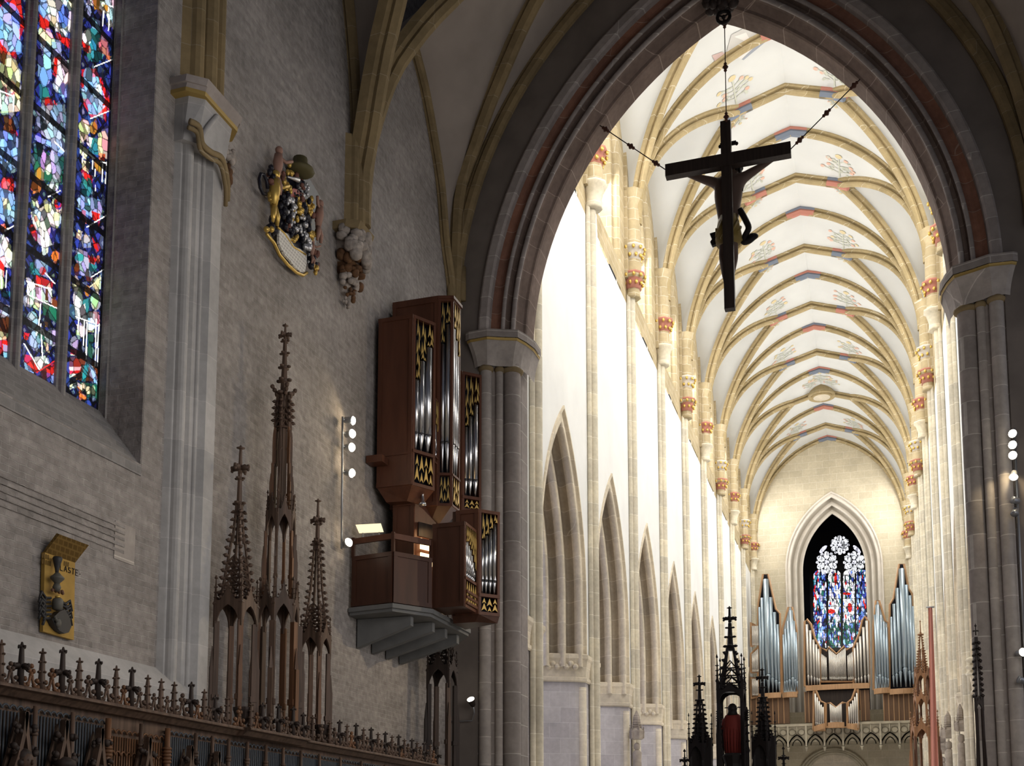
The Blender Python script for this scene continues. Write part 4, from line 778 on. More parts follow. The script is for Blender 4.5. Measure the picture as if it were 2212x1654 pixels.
# ================================================================== carved tabernacle work
def panel_side(b, p, q, z0, z1, zg, th=.03, arch=.8):
    """one gabled side between plan points p and q: arch cut from below, gable on top"""
    p = Vector((*p, 0)); q = Vector((*q, 0)); L = (q-p).length; d = (q-p)/L; n = Vector((d.y, -d.x, 0))
    ap = [(u, z) for u, z in pointed(L/2, L*.42, z0, (z1-z0)*arch, seg=4)]
    poly = [(0, z0)]+ap+[(L, z0), (L, z1), (L*.78, z1), (L*.6, lerp(z1, zg, .45)), (L*.5, zg), (L*.4, lerp(z1, zg, .45)), (L*.22, z1), (0, z1)]
    m = len(ap)//2; left = [(0, z0)]+ap[:m+1]+[(L*.5, zg), (L*.4, lerp(z1, zg, .45)), (L*.22, z1), (0, z1)]
    right = [(L, z0)]+ap[m:][::-1]+[(L*.5, zg), (L*.6, lerp(z1, zg, .45)), (L*.78, z1), (L, z1)]
    for pl in (left, right): b.prism([p+d*u+Vector((0, 0, z)) for u, z in pl], n*th)
    for k in range(3):                                # crockets on the gable
        for s in (.22+.09*k, .78-.09*k): b.ball(p+d*(L*s)+n*th+Vector((0, 0, lerp(z1, zg, .18+.25*k))), L*.055, 5)
def pinnacle(b, c, z0, z1, r, n=4):
    c = Vector((c[0], c[1], 0)); h = z1-z0
    b.lathe(c, [(r, z0), (r, z0+h*.42), (r*1.5, z0+h*.45), (r*.8, z0+h*.5), (r*.25, z1-h*.08), (r*.9, z1-h*.06), (r*.2, z1)], n, sm=False, ph=PI/4)
    for k in range(3): b.lathe(c, [(r*.3, z0+h*(.55+.1*k)), (r*1.3, z0+h*(.57+.1*k)), (r*.3, z0+h*(.59+.1*k))], 4, sm=False)
def finial(b, c, z, s, cross=True):
    c = Vector(c[:2]+(0,)) if isinstance(c, tuple) else Vector((c.x, c.y, 0))
    for a in range(4):
        v = Vector((math.cos(a*PI/2), math.sin(a*PI/2), 0))*s
        b.tube([c+Vector((0, 0, z)), c+v*.6+Vector((0, 0, z+s*.1)), c+v+Vector((0, 0, z-s*.05))], [s*.25, s*.32, s*.22], 6)
        b.ball(c+v*.95+Vector((0, 0, z+s*.15)), s*.2, 6); b.ball(c+v*.95+Vector((0, 0, z-s*.2)), s*.18, 6)
def collar(b, c, z, r):
    for a in range(4):
        v = Vector((math.cos(a*PI/2), math.sin(a*PI/2), 0))*r; b.ball(Vector((c[0], c[1], z))+v*.8, r*.38, 6, (1, 1, .6))
    b.lathe((c[0], c[1], z), [(r*.4, -r*.4), (r*.8, 0), (r*.35, r*.3)], 8)
def ring(c, r, n, ph): return [(c[0]+r*math.cos(ph+2*PI*k/n), c[1]+r*math.sin(ph+2*PI*k/n)) for k in range(n)]
def spire(name, label, cat, c, spec, mat, mat2=None, group=None, ph=PI/4):
    """spec: list of (kind, z0, z1, r0, r1, n) from the foot upward"""
    t = thing(name, label, cat, (c[0], c[1], spec[0][1]), group); mat2 = mat2 or mat
    for kind, z0, z1, r0, r1, n in spec:
        if kind == 'posts':
            for i, (x, y) in enumerate(ring(c, r0, n, ph)):
                b = MB(); w = r1; b.box((x, y, (z0+z1)/2), (w, w, z1-z0), rotz(ph+2*PI*i/n)); b.box((x, y, lerp(z0, z1, .33)), (w*1.35, w*1.35, (z1-z0)*.05), rotz(ph+2*PI*i/n))
                o = ring(c, r0+w*.75, n, ph)[i]; b.box((o[0], o[1], lerp(z0, z1, .3)), (w*.8, w*.8, (z1-z0)*.6), rotz(ph+2*PI*i/n)); b.lathe((o[0], o[1], 0), [(w*.5, lerp(z0, z1, .6)), (w*.1, lerp(z0, z1, .78))], 4, sm=False)
                b.build('post', mat2 if i % 2 else mat, t)
        elif kind == 'canopy':
            b = MB(); R = ring(c, r0, n, ph); zg = z1+(z1-z0)*.75
            for i in range(n): panel_side(b, R[i], R[(i+1) % n], z0, z1, zg)
            b.lathe((c[0], c[1], 0), [(r0*.95, z1-.02), (r0*.9, z1)], n, sm=False, ph=ph)
            b.build('canopy', mat, t)
            for x, y in R:
                b = MB(); pinnacle(b, (x, y), z0-.06, z1+(z1-z0)*r1, r0*.1); b.build('pinnacle', mat, t)
        elif kind == 'cone':
            b = MB(); R0 = ring(c, r0, n, ph); R1 = ring(c, r1, n, ph); m = max(3, int((z1-z0)/max(.12, r0*.5)))
            for (a, d) in zip(R0, R1):
                A, B = Vector((*a, z0)), Vector((*d, z1)); b.tube([A, A.lerp(B, .5)-(A-B).cross(Vector((0, 0, 0))), B], [max(.03, r0*.13), max(.025, r0*.1), .025], 5, sm=False)
                for k in range(1, m): 
                    P = A.lerp(B, k/m); o = Vector((P.x-c[0], P.y-c[1], 0)).normalized()*max(.05, r0*.16); b.tube([P, P+o, P+o*1.25+Vector((0, 0, r0*.12))], [.03, .035, .045], 5)
            for k in range(m):                        # tracery bars between the ribs
                f0, f1 = k/m, (k+1)/m; Q0 = [Vector((*a, z0)).lerp(Vector((*d, z1)), f0) for a, d in zip(R0, R1)]; Q1 = [Vector((*a, z0)).lerp(Vector((*d, z1)), f1) for a, d in zip(R0, R1)]
                if r0 > .12 and k < m*.6:
                    for i in range(n): b.tube([Q0[i], (Q1[i]+Q1[(i+1) % n])/2, Q0[(i+1) % n]], .022, 4, sm=False); b.tube([Q0[i], Q0[(i+1) % n]], .02, 4, sm=False)
            b.build('openwork_spire', mat, t)
        elif kind == 'rod':
            b = MB(); b.lathe((c[0], c[1], 0), [(r0, z0), (r1, z1)], 6, sm=False)
            for k in range(n): collar(b, c, lerp(z0, z1, (k+.5)/n), lerp(r0, r1, k/n)*1.9)
            b.build('shaft', mat, t)
        elif kind == 'leaf':
            b = MB(); finial(b, (c[0], c[1]), z0, r0); b.lathe((c[0], c[1], 0), [(r0*.25, z0-.1), (r0*.15, z1), (.01, z1+.02)], 6)
            b.lathe((c[0], c[1], z1-.03), [(.01, -.03), (r0*.5, 0), (.01, .03)], 6); b.build('finial', mat, t)
        elif kind == 'sprigs':
            for i, (x, y) in enumerate(ring(c, r0, n, ph)):
                b = MB(); A = Vector((c[0], c[1], z0)); o = Vector((x-c[0], y-c[1], 0)); b.tube([A+o*.2, A+o*.35+Vector((0, 0, (z1-z0)*.5)), A+o+Vector((0, 0, z1-z0))], [.03, .025, .02], 5)
                for q in (.6, .8, 1.): b.ball(A+o*q+Vector((0, 0, (z1-z0)*q)), .045, 5)
                b.build('leaf_sprig', mat, t)
    return t

# ---- choir stall back: cornice, panels, gables with busts, cresting
XS = -9.8
def sx(px, py=1600): return aX(px, py, XS)
z_c = aX(506, 1568, XS).z
stl = thing('choir_stall', 'long dark carved oak choir stall canopy with busts in gables and pinnacled cresting', 'choir stall', (XS, 18, FLOOR))
b = MB(); b.bx((XS-.6, 6, FLOOR), (XS-.18, 28.5, z_c-.12)); b.build('stall_back', M['oak'], stl)
def corn(y0, y1, dx): 
    return [(XS-.3+dx, y0, z_c), (XS+.05+dx, y0, z_c), (XS+.07+dx, y0, z_c-.02), (XS+.07+dx, y0, z_c-.045), (XS+.0+dx, y0, z_c-.06), (XS-.08+dx, y0, z_c-.13), (XS-.3+dx, y0, z_c-.13)]
ya, yb = sx(520).y, sx(650).y
b = MB()
for y0, y1, dx in ((6, ya, 0), (ya-.02, yb, .13), (yb-.02, 28.5, 0)): b.prism(corn(y0, y1, dx), (0, y1-y0, 0))
b.build('cornice', M['oak'], stl)
b = MB(); b.bx((WL+.4, 6, z_c-.08), (XS-.25, 28.5, z_c-.04)); b.build('stall_roof', M['oak_dark'], stl)
slat = plain('stall_blue_slats', (.075,.085,.10), .6)
rg = random.Random(21)
shafts = [87, 168, 245, 316, 373, 434, 470, 505, 545, 585, 622, 660, 700, 745, 790, 840]
def yat(px): return sx(px, 1560).y
edges = [yat(-10)]+[yat(p) for p in shafts]+[28.45]
for i, (y0, y1) in enumerate(zip(edges[:-1], edges[1:])):
    b = MB(); n = max(4, int((y1-y0)/.055)); red = i in (3, 4)
    for k in range(n): b.tube([(XS-.16, lerp(y0, y1, (k+.5)/n), z_c-1.6), (XS-.16, lerp(y0, y1, (k+.5)/n), z_c-(.42 if red else .3))], .016, 4)
    for k in range(n//2):
        y = lerp(y0, y1, (k+.5)/(n//2)); r = (y1-y0)/n
        for zz in ((.32, .62) if red else (.22,)): b.tube([(XS-.14, y+r*math.cos(a), z_c-zz-.06+r*math.sin(a)) for a in [q*PI/5 for q in range(6)]], .014, 4)
    b.build('tracery_panel', M['oak_red'] if red else slat, stl)
for i, p in enumerate(shafts):
    b = MB(); y = yat(p); thick = p in (245, 373); r = .05 if thick else .035
    b.lathe((XS-.08, y, 0), [(r*1.5, FLOOR+.8), (r*1.2, z_c-.9), (r, z_c-.85), (r*.8, z_c-.2)], 8)
    for q in range(5 if thick else 2): b.lathe((XS-.08, y, z_c-.5-.05*q), [(r, -.025), (r*1.5, 0), (r, .025)], 8)
    b.build('buttress_shaft', M['oak_red'] if thick else M['oak'], stl)
gab = [(46, 1585), (134, 1590), (212, 1600), (316, 1625), (408, 1640), (467, 1650)]
for i, (gx, gyp) in enumerate(gab):
    y = sx(gx, 1600).y; hw = .3; za = z_c-.3-.03*i; zb = z_c-1.35
    b = MB()                                                   # two sweeping ogee boards
    for s in (-1, 1):
        pts = [(y+s*.02, za), (y+s*.05, za-.25), (y+s*.12, za-.55), (y+s*.24, za-.85), (y+s*.36, zb)]
        poly = [(XS-.02, u, z) for u, z in pts]+[(XS-.02, u-s*.055, z-.02) for u, z in pts[::-1]]
        b.prism(poly, (.09, 0, 0))
    b.prism([(XS-.1, y, za-.05), (XS-.1, y+.3, zb), (XS-.1, y-.3, zb)], (.03, 0, 0)); gb = b.build('ogee_gable', M['oak'], stl)
    for s in (-1, 1):
        for k in range(3):
            f = (.2, .5, .85)[k]; q = MB(); cc = Vector((XS+.05, y+s*(.06+.26*f*f+.05), za-.05-.85*f))
            for m in range(6): q.ball(cc+Vector((rg.uniform(-.03, .04), rg.uniform(-.045, .045), rg.uniform(-.04, .04))), rg.uniform(.025, .045), 6)
            q.build('crocket', M['oak_dark'], gb)
    q = MB(); bz = za-.62-.02*i; bc = Vector((XS+.06, y, bz))          # bust: head with hair, face, shoulders, arms
    q.lathe(bc, [(.26, -.62), (.27, -.42), (.22, -.26), (.09, -.16), (.07, -.1)], 12, sx=.55); q.ball(bc+Vector((.01, 0, 0)), .115, 10, (.95, .82, 1.15)); q.ball(bc+Vector((.115, 0, -.01)), .03, 6, (1, .6, 1.2))
    q.ball(bc+Vector((.1, 0, -.085)), .045, 6, (.7, 1, .6))
    for s in (-1, 1): q.tube([bc+Vector((.02, s*.2, -.27)), bc+Vector((.1, s*.2, -.45)), bc+Vector((.17, s*.03, -.43))], [.07, .06, .045], 7); q.ball(bc+Vector((.095, s*.04, .015)), .016, 5)
    bust = q.build('bust', M['oak'], stl)
    q = MB()
    if i in (1, 3): q.lathe(bc+Vector((-.01, 0, .06)), [(.13, -.05), (.15, 0), (.14, .05), (.06, .1), (.01, .11)], 12)
    else:
        for k in range(14): a = 2*PI*k/14; q.ball(bc+Vector((-.03+.09*math.cos(a)*.8, .1*math.sin(a), .03-.06*abs(math.sin(a)))), .05, 5)
        q.ball(bc+Vector((-.02, 0, .06)), .11, 8)
    q.build('headgear', M['oak_dark'], bust)
def cr_pin(px, py, drum, s=1.):
    p = aX(px, py, XS-.12); h = p.z-z_c; b = MB(); c = (XS-.12, p.y); r = .035*s
    if drum:
        b.lathe((*c, 0), [(r*1.25, z_c-.02), (r*1.1, z_c+h*.5), (r*.8, p.z-.06), (.01, p.z)], 8); finial(b, c, z_c+h*.45, .12*s); finial(b, c, p.z-.06, .055*s)
    else:
        b.lathe((*c, 0), [(r*1.5, z_c-.02), (r*1.2, z_c+h*.3), (r*.9, z_c+h*.75), (.01, p.z)], 8)
        for f in (.2, .45, .68, .9): collar(b, c, z_c+h*f, .062*s*(1.15-.4*f))
    b.build('cresting_finial' if drum else 'cresting_pinnacle', M['oak_dark'] if drum else M['oak'], stl)
PINS = [(4,1381,0),(48,1386,1),(93,1400,0),(137,1397,1),(172.5,1420,0),(214,1422,1),(252,1437,0),(286,1440,1),(320,1457,0),(349,1465,0),(377,1472,0),(414,1472,1),(442,1488,0),(466,1500,1),(492,1503,0),(543,1516,0),(568,1517,1),(602,1520,1),(607,1530,0),(634,1525,1),(656,1538,1),(676,1544,0),
 (713,1556,0),(734,1554,1),(750,1563,0),(769.6,1561,1),(785.5,1571,0),(802,1570,1),(817,1581,0),(832.6,1579,1),(847,1587,0),(861.5,1586,1),(874,1595,0),(890,1594,1),(901,1601,0),(917,1601,1),(930,1607,0),(943,1610,1)]
for p in PINS: cr_pin(*p)
for (a, b_) in zip(PINS[:-1], PINS[1:]):
    ya_, yb_ = aX(a[0], a[1], XS-.12).y, aX(b_[0], b_[1], XS-.12).y
    if yb_-ya_ < .12: continue
    y = (ya_+yb_)/2; h = min(.34, (yb_-ya_)*.8); q = MB()
    q.tube([(XS-.12, y-h*.4, z_c), (XS-.12, y-h*.12, z_c+h*.3), (XS-.12, y, z_c+h*.75)], .02, 5); q.tube([(XS-.12, y+h*.4, z_c), (XS-.12, y+h*.12, z_c+h*.3), (XS-.12, y, z_c+h*.75)], .02, 5)
    for dy, dz in ((0, 1.), (-.12, .8), (.12, .8), (-.36, .42), (.36, .42), (-.42, .15), (.42, .15), (0, .62), (-.2, .2), (.2, .2)): q.ball((XS-.12, y+dy*h, z_c+dz*h), h*.11, 5)
    q.build('cresting_leaf', M['oak_red'] if len(PINS) and int(a[0]) % 3 == 0 else M['oak'], stl)

# ---- three tall tabernacle spires on the stalls, one in the corner
XP = -10.45
def sc(px, py): p = aX(px, py, XP); return (p.x, p.y)
def zp(px, py, X=XP): return aX(px, py, X).z
c = sc(508, 1400); q = lambda y, x=508: zp(x, y)
zb = z_c-.05
spire('carved_spire', 'carved oak tabernacle spire left of the tallest one on the choir stalls', 'spire', c, [
 ('posts', zb, q(1345), .33, .085, 4), ('canopy', q(1350), q(1300), .36, 1.1, 4), ('cone', q(1300), q(1150), .27, .1, 4), ('cone', q(1170), q(1085), .1, .045, 4), ('rod', q(1110), q(1000), .06, .035, 2), ('leaf', q(1009, 514), q(962, 517), .17, 0, 0)], M['oak'], M['oak_red'])
c = sc(600, 1400); q = lambda y, x=604: zp(x, y)
spire('carved_spire', 'tallest carved oak tabernacle spire in the middle of the choir stalls', 'spire', c, [
 ('posts', zb, q(1350), .40, .1, 6), ('canopy', q(1355), q(1300), .36, .9, 6), ('posts', q(1300), q(1150), .28, .05, 6), ('canopy', q(1155), q(1105), .26, .9, 6), ('posts', q(1105), q(1000), .18, .045, 6), ('rod', q(1105), q(860), .1, .09, 0), ('posts', q(1000), q(905), .15, .035, 6),
 ('cone', q(920), q(850), .15, .12, 6), ('sprigs', q(868), q(832), .22, 0, 4), ('rod', q(860), q(745, 611), .085, .04, 4), ('rod', q(745), q(715, 612), .045, .03, 1), ('leaf', q(722, 613), q(697, 613), .13, 0, 0)], M['oak'], M['oak_red'])
c = sc(680, 1450); q = lambda y, x=681: zp(x, y)
spire('carved_spire', 'shortest carved oak tabernacle spire right of the tallest one on the choir stalls', 'spire', c, [
 ('posts', zb, q(1410), .27, .08, 4), ('canopy', q(1415), q(1370), .3, .9, 4), ('cone', q(1370), q(1265), .24, .11, 4), ('cone', q(1275), q(1160), .12, .05, 4), ('rod', q(1185), q(1110), .055, .04, 2), ('leaf', q(1121), q(1076, 683), .15, 0, 0)], M['oak'], M['oak_red'])
c = (XP+.1, aX(955, 1500, XP+.1).y); q = lambda y: zp(958, y, XP+.1)
spire('carved_spire', 'dark tabernacle spire in the corner under the organ balcony', 'spire', c, [
 ('posts', zb, q(1480), .36, .1, 4), ('canopy', q(1485), q(1440), .4, .8, 4), ('cone', q(1440), q(1300), .3, .1, 4), ('rod', q(1310), q(1260), .08, .05, 1)], M['oak_dark'], M['oak'])
for pxx, lb in ((525, 'dark carved oak console cup between the posts of the left stall spire'), (697, 'dark carved oak console cup between the posts of the shortest stall spire')):
    p = aX(pxx, 1530 if pxx < 600 else 1568, XP+.35); t = thing('console_cup', lb, 'carving', (p.x, p.y, z_c)); b = MB(); b.lathe((p.x, p.y, 0), [(.05, z_c-.02), (.04, z_c+.1), (.12, z_c+.2), (.17, z_c+.36), (.17, z_c+.4)], 8, sm=False); b.build('cup', M['oak_dark'], t)
# ================================================================== choir organ on its balcony
og = thing('choir_organ', 'reddish wooden choir organ with silver pipes and gilt pipe shades on its balcony', 'organ', (WL+.1, 25, 5.4))
def v3(p, z): return Vector((p[0], p[1], z))
gilt2 = plain('pipe_shade_gilt', (.58,.40,.13), .45, metal=.35)
dk = M['black']
def case_face(par, A, B, z0, z1, zs_lo, zs_hi, pipes, frame=.06, dark=True, shade_top=None, wmat=None, pr=None):
    """open front between plan points A and B: frame, dark inside, lower gilt grille z0..zs_lo, pipes from zs_lo, gilt shades above the pipes"""
    A = Vector((A[0], A[1], 0)); B = Vector((B[0], B[1], 0)); L = (B-A).length; d = (B-A)/L; n = Vector((d.y, -d.x, 0)); wm = wmat or M['organ']
    P = lambda u, z, o=0.: A+d*u+n*o+Vector((0, 0, z))
    ax = Matrix((d, n, Vector((0, 0, 1)))).transposed()
    f = MB()
    for u in (frame/2, L-frame/2): f.box(P(u, (z0+z1)/2, -.03), (frame, .08, z1-z0), ax)
    for z in (z0+frame/2, z1-frame/2, zs_lo): f.box(P(L/2, z, -.03 if z != zs_lo else -.02), (L, .09, frame*1.3), ax)
    f.build('front_frame', wm, par)
    q = MB(); q.box(P(L/2, (z0+z1)/2, -.3), (L*.96, .02, z1-z0-.02), ax); q.build('dark_interior', dk, par)
    # pipes: foot cone, mouth, body, dark mouth slot
    k = len(pipes); u0 = frame; W_ = L-2*frame; tot = sum(w for w, _ in pipes); u = u0
    tops = []
    for w, zt in pipes:
        ww = W_*w/tot; r = ww*.46; uc = u+ww/2; u += ww; zf = zs_lo+(min(p[1] for p in pipes)-zs_lo)*(pr or .23)+r*.6
        zf += (uc-L/2)*0
        b = MB(); c = P(uc, 0, -.02-r*.5); b.lathe(c, [(r*.25, zs_lo+.01), (r*.97, zf-.03), (r*1., zf)], 12, sm=True)
        b.lathe(c, [(r, zf+.04), (r, zt)], 14, sm=True); b.lathe(c, [(r*.8, zt-.002), (r*.8, zt+.002)], 10); pb = b.build('organ_pipe', M['pipe'], par)
        b = MB(); b.lathe(c, [(r*.98, zf-.005), (r*.98, zf+.045)], 12); b.build('pipe_mouth', M['pipe_mouth'], pb)
        b = MB(); h = r*1.3; m_ = c+n*(r*1.01)
        b.prism([m_-d*r*.45+Vector((0, 0, zf+.04)), m_+d*r*.45+Vector((0, 0, zf+.04)), m_+Vector((0, 0, zf+.04+h*1.6))], n*.006); b.build('upper_lip', M['pipe'], pb)
        tops.append((uc, ww, zt))
    def darts(za_, zb_, u_, w_, b):
        # swallow-tail dart: long point up, notched foot
        b.prism([P(u_, zb_, .012), P(u_-w_*.5, za_, .012), P(u_, za_+(zb_-za_)*.28, .012), P(u_+w_*.5, za_, .012)], n*.012)
    g = MB(); m = max(3, int(round(W_/.13))); h = zs_lo-z0-frame*2
    for i in range(m):
        uc = u0+W_*(i+.5)/m
        darts(z0+frame+h*(.42 if i % 2 else .08), z0+frame+h*(.98 if i % 2 else .62), uc, W_/m*1.05, g)
        darts(z0+frame+h*(.05 if i % 2 else .6), z0+frame+h*(.4 if i % 2 else .98), uc, W_/m*.75, g)
    if zs_lo-z0 > .3: g.build('gilt_grille', gilt2, par)
    g = MB()
    for (uc, ww, zt) in tops:
        z = z1-frame*1.3; i = 0; w_ = max(.06, ww*.8)
        while z-.05 > zt+.02 and i < 6:
            hh = min(.42, max(.16, (z1-zt)*.55)); za_ = max(zt+.03, z-hh)
            darts(za_, z, uc+(w_*.22 if i % 2 else -.1*w_), w_*.62, g); darts(max(zt+.02, za_-hh*.2), z-hh*.35, uc+(-w_*.3 if i % 2 else w_*.33), w_*.45, g); z = za_+hh*.12; i += 1
            if za_ <= zt+.04: break
    if g.v: g.build('pipe_shade', gilt2, par)
def body(par, poly, z0, z1, name='case', mat=None, skip=()):
    """closed wooden carcass over a plan polygon, open on the skipped sides"""
    b = MB(); n = len(poly)
    for i in range(n):
        if i in skip: continue
        p, q = poly[i], poly[(i+1) % n]; b.add([v3(p, z0), v3(q, z0), v3(q, z1), v3(p, z1)], [(0, 1, 2, 3)])
    b.add([v3(p, z0) for p in poly], [tuple(range(n))]); b.add([v3(p, z1) for p in poly], [tuple(range(n))]); b.build(name, mat or M['organ2'], par, fix=False)
def planks(par, p, q, z0, z1, w=.16, mat='organ', name='panel'):
    b = MB(); p = Vector((*p, 0)); q = Vector((*q, 0)); L = (q-p).length; d = (q-p)/L; n = Vector((d.y, -d.x, 0)); ax = Matrix((d, n, Vector((0, 0, 1)))).transposed(); k = max(1, int(L/w))
    b.box(p+d*(L/2)+n*.02+Vector((0, 0, (z0+z1)/2)), (L-.16, .02, z1-z0-.16), ax)
    for u in (.05, L-.05): b.box(p+d*u+n*.025+Vector((0, 0, (z0+z1)/2)), (.1, .05, z1-z0), ax)
    for z in (z0+.045, z1-.045): b.box(p+d*(L/2)+n*.027+Vector((0, 0, z)), (L+.01, .056, .1), ax)
    b.build(name, M[mat], par)
def T(name): o = bpy.data.objects.new(name, None); COL.objects.link(o); o.parent = og; return o
xw_ = WL+.14
# left upper tower
A0 = (xw_, 23.7); A1 = (-10.07, 23.7); A2 = (-9.74, 24.28); zA0, zA1, zAs = 8.45, 12.62, 9.28
tA = T('left_tower'); body(tA, [A0, A1, A2, (xw_, 24.9)], zA0, zA1, skip=(1,)); planks(tA, A0, A1, zA0, zA1)
b = MB(); b.box(((xw_+A1[0])/2, 23.67, 9.22), (A1[0]-xw_, .05, .06)); b.build('panel_rail', M['organ'], tA)
case_face(tA, A1, A2, zA0, zA1, zAs, 0, [(.8, 11.05), (1.05, 11.55), (1.3, 11.95)])
b = MB(); b.add([v3(A0, zA0), v3(A1, zA0), v3(A2, zA0), (xw_, 24.9, zA0), (xw_+.15, 23.9, zA0-.3), (-10.3, 23.95, zA0-.3), (-10.1, 24.4, zA0-.3), (xw_+.15, 24.8, zA0-.3)], [(0,1,5,4),(1,2,6,5),(2,3,7,6),(4,5,6,7)]); b.build('sloping_soffit', M['organ'], tA)
# tall middle tower with a folded front
C1 = tuple(aY(945, 1090, 24.5))[:2]; zC0 = 8.15; C2 = tuple(aZ(976, 1092, zC0))[:2]; C3 = tuple(aZ(992, 1105, zC0))[:2]; zC1 = aY(951, 645, 24.5).z; zCs = aY(944, 1024, 24.5).z
tC = T('middle_tower'); body(tC, [(xw_, 24.5), C1, C2, C3, (xw_, 26.2)], zC0, zC1, skip=(1, 2)); planks(tC, (xw_, 24.5), C1, zC0, zC1)
case_face(tC, C1, C2, zC0, zC1, zCs, 0, [(1., zC1-1.15), (1.25, zC1-.65)], .05); case_face(tC, C2, C3, zC0, zC1, zCs, 0, [(1., zC1-.72), (.9, zC1-.95), (.8, zC1-1.3)], .04)
b = MB(); b.loft([[v3(p, zC0) for p in ((xw_, 24.5), C1, C2, C3, (xw_, 26.2))], [v3((lerp(p[0], -10.6, .35), lerp(p[1], 25.2, .4)), zC0-.35) for p in ((xw_, 24.5), C1, C2, C3, (xw_, 26.2))]], closed=True, sm=False); n = len(b.v); b.f.append(tuple(range(n-5, n))); b.smooth.append(False); b.build('sloping_soffit', M['organ2'], tC)
b = MB(); b.prism([v3(p, zC1) for p in ((xw_, 24.45), (C1[0]-.02, C1[1]-.04), (C2[0]+.04, C2[1]-.05), (C3[0]+.06, C3[1]), (xw_, 26.2))], (0, 0, .07)); b.build('cornice', M['organ'], tC)
# right upper tower, further along
zR0 = 8.45; D1 = tuple(aZ(998, 1102, zR0))[:2]; D2 = tuple(aZ(1039, 1108, zR0))[:2]; zR1 = aY(1003, 802, D1[1]).z; zRs = aY(1001, 1072, D1[1]).z
tR = T('right_tower'); body(tR, [(xw_, D1[1]), D1, D2, (xw_, D2[1]+.5)], zR0, zR1, skip=(1,)); planks(tR, (xw_, D1[1]), D1, zR0, zR1)
case_face(tR, D1, D2, zR0, zR1, zRs, 0, [(.8, zR0+2.2), (1., zR0+2.5), (1.2, zR0+2.85)])
# small flats between the towers
tF = T('middle_flat'); fa, fb = A2, (C1[0]-.06, C1[1]+.02)
case_face(tF, (A2[0], A2[1]), (C1[0]-.02, C1[1]+.15), 9.15, 10.75, 9.3, 0, [(1, 10.1), (.9, 9.95), (.8, 9.8)], .03)
# lower case standing on the balcony front
z0 = aY(1003, 1309, 23.35).z; G0 = (-9.38, 23.35); G1 = tuple(aY(1003.6, 1309, 23.35))[:2]; zg1 = aY(1003.6, 1127, 23.35).z; G2 = tuple(aX(1029, 1319, G1[0]))[:2]
tG = T('lower_case'); body(tG, [G0, G1, G2, (G0[0], G2[1])], z0, zg1, skip=(1,)); planks(tG, G0, G1, z0, zg1, name='side_panel', mat='organ2')
zgs = aX(1015, 1270, G1[0]).z; case_face(tG, G1, G2, z0, zg1, z0+(zg1-z0)*.34, 0, [(.9, zg1-.45), (1, zg1-.42), (1, zg1-.48), (1, zg1-.55), (.9, zg1-.66), (.8, zg1-.8), (.7, zg1-.95)], .05, pr=.3)
b = MB()
for k in range(3): b.box((G1[0]+.02, (G1[1]+G2[1])/2, z0+.1+.13*k), (.06, (G2[1]-G1[1])*.86, .06))
b.build('louvre', M['organ'], tG)
H1 = tuple(aY(1034, 1326, G2[1]))[:2]; zh0 = aY(1034, 1326, G2[1]).z; zh1 = aY(1033, 1100, G2[1]).z
H2 = tuple(aZ(1079, 1331, zh0))[:2]; zhs = aY(1034, 1284, G2[1]).z
tH = T('front_tower'); body(tH, [(G1[0]-.6, G2[1]), H1, H2, (G1[0]-.6, H2[1]+.6)], zh0, zh1, skip=(1,)); planks(tH, (G1[0]-.5, G2[1]), H1, zh0, zh1, name='side_panel')
case_face(tH, H1, H2, zh0, zh1, zhs, 0, [(.9, zh1-.72), (1., zh1-.6), (1.05, zh1-.45), (1.15, zh1-.3)], .06, pr=.24)
b = MB(); b.loft([[v3(p, zh0) for p in ((G1[0]-.6, G2[1]), H1, H2, (G1[0]-.6, H2[1]+.6))], [v3(p, zh0-.16) for p in ((G1[0]-.6, G2[1]+.1), (H1[0]-.12, H1[1]+.1), (H2[0]-.05, H2[1]), (G1[0]-.6, H2[1]+.5))]], closed=True, sm=False); n = len(b.v); b.f.append(tuple(range(n-4, n))); b.smooth.append(False); b.build('soffit', M['organ2'], tH)
# trunk of the case above the player: wood panels, key desk with its lamplight put in as glow
tT = T('console'); body(tT, [(-10.75, 24.2), (-10.2, 24.2), (-9.75, 25.1), (-10.75, 26)], 5.45, 8.3, mat=M['organ']); planks(tT, (-10.75, 24.2), (-10.2, 24.2), 5.5, 8.2)
glow = plain('desk_painted_glow', (1, .72, .38), .5, emit=3.5)
p = Vector((-10.2, 24.2, 0)); d = (Vector((-9.75, 25.1, 0))-p).normalized(); n = Vector((d.y, -d.x, 0)); ax = Matrix((d, n, Vector((0, 0, 1)))).transposed()
b = MB(); b.box(p+d*.45+n*.03+Vector((0, 0, 7.55)), (.72, .03, .34), ax); b.build('desk_hood', M['oak_dark'], tT)
b = MB(); b.box(p+d*.45+n*.045+Vector((0, 0, 7.2)), (.62, .03, .26), ax); b.build('glowing_music_desk', glow, tT)
b = MB(); b.box(p+d*.45+n*.3+Vector((0, 0, 6.72)), (.66, .5, .05), ax); b.box(p+d*.45+n*.045+Vector((0, 0, 6.85)), (.6, .03, .26), ax); b.build('glowing_keyboard', glow, tT)
b = MB(); b.bx((WL+.03, 23.3, 8.95), (xw_+.3, 23.62, 9.12)); b.build('wall_bracket', M['organ'], og)
b = MB(); b.lathe((A2[0]-.25, A2[1]-.12, zA0-.3), [(.09, -.08), (.1, -.03), (.05, .02), (.03, .18), (.045, .22)], 12); b.build('bell_star', M['pipe'], tA)

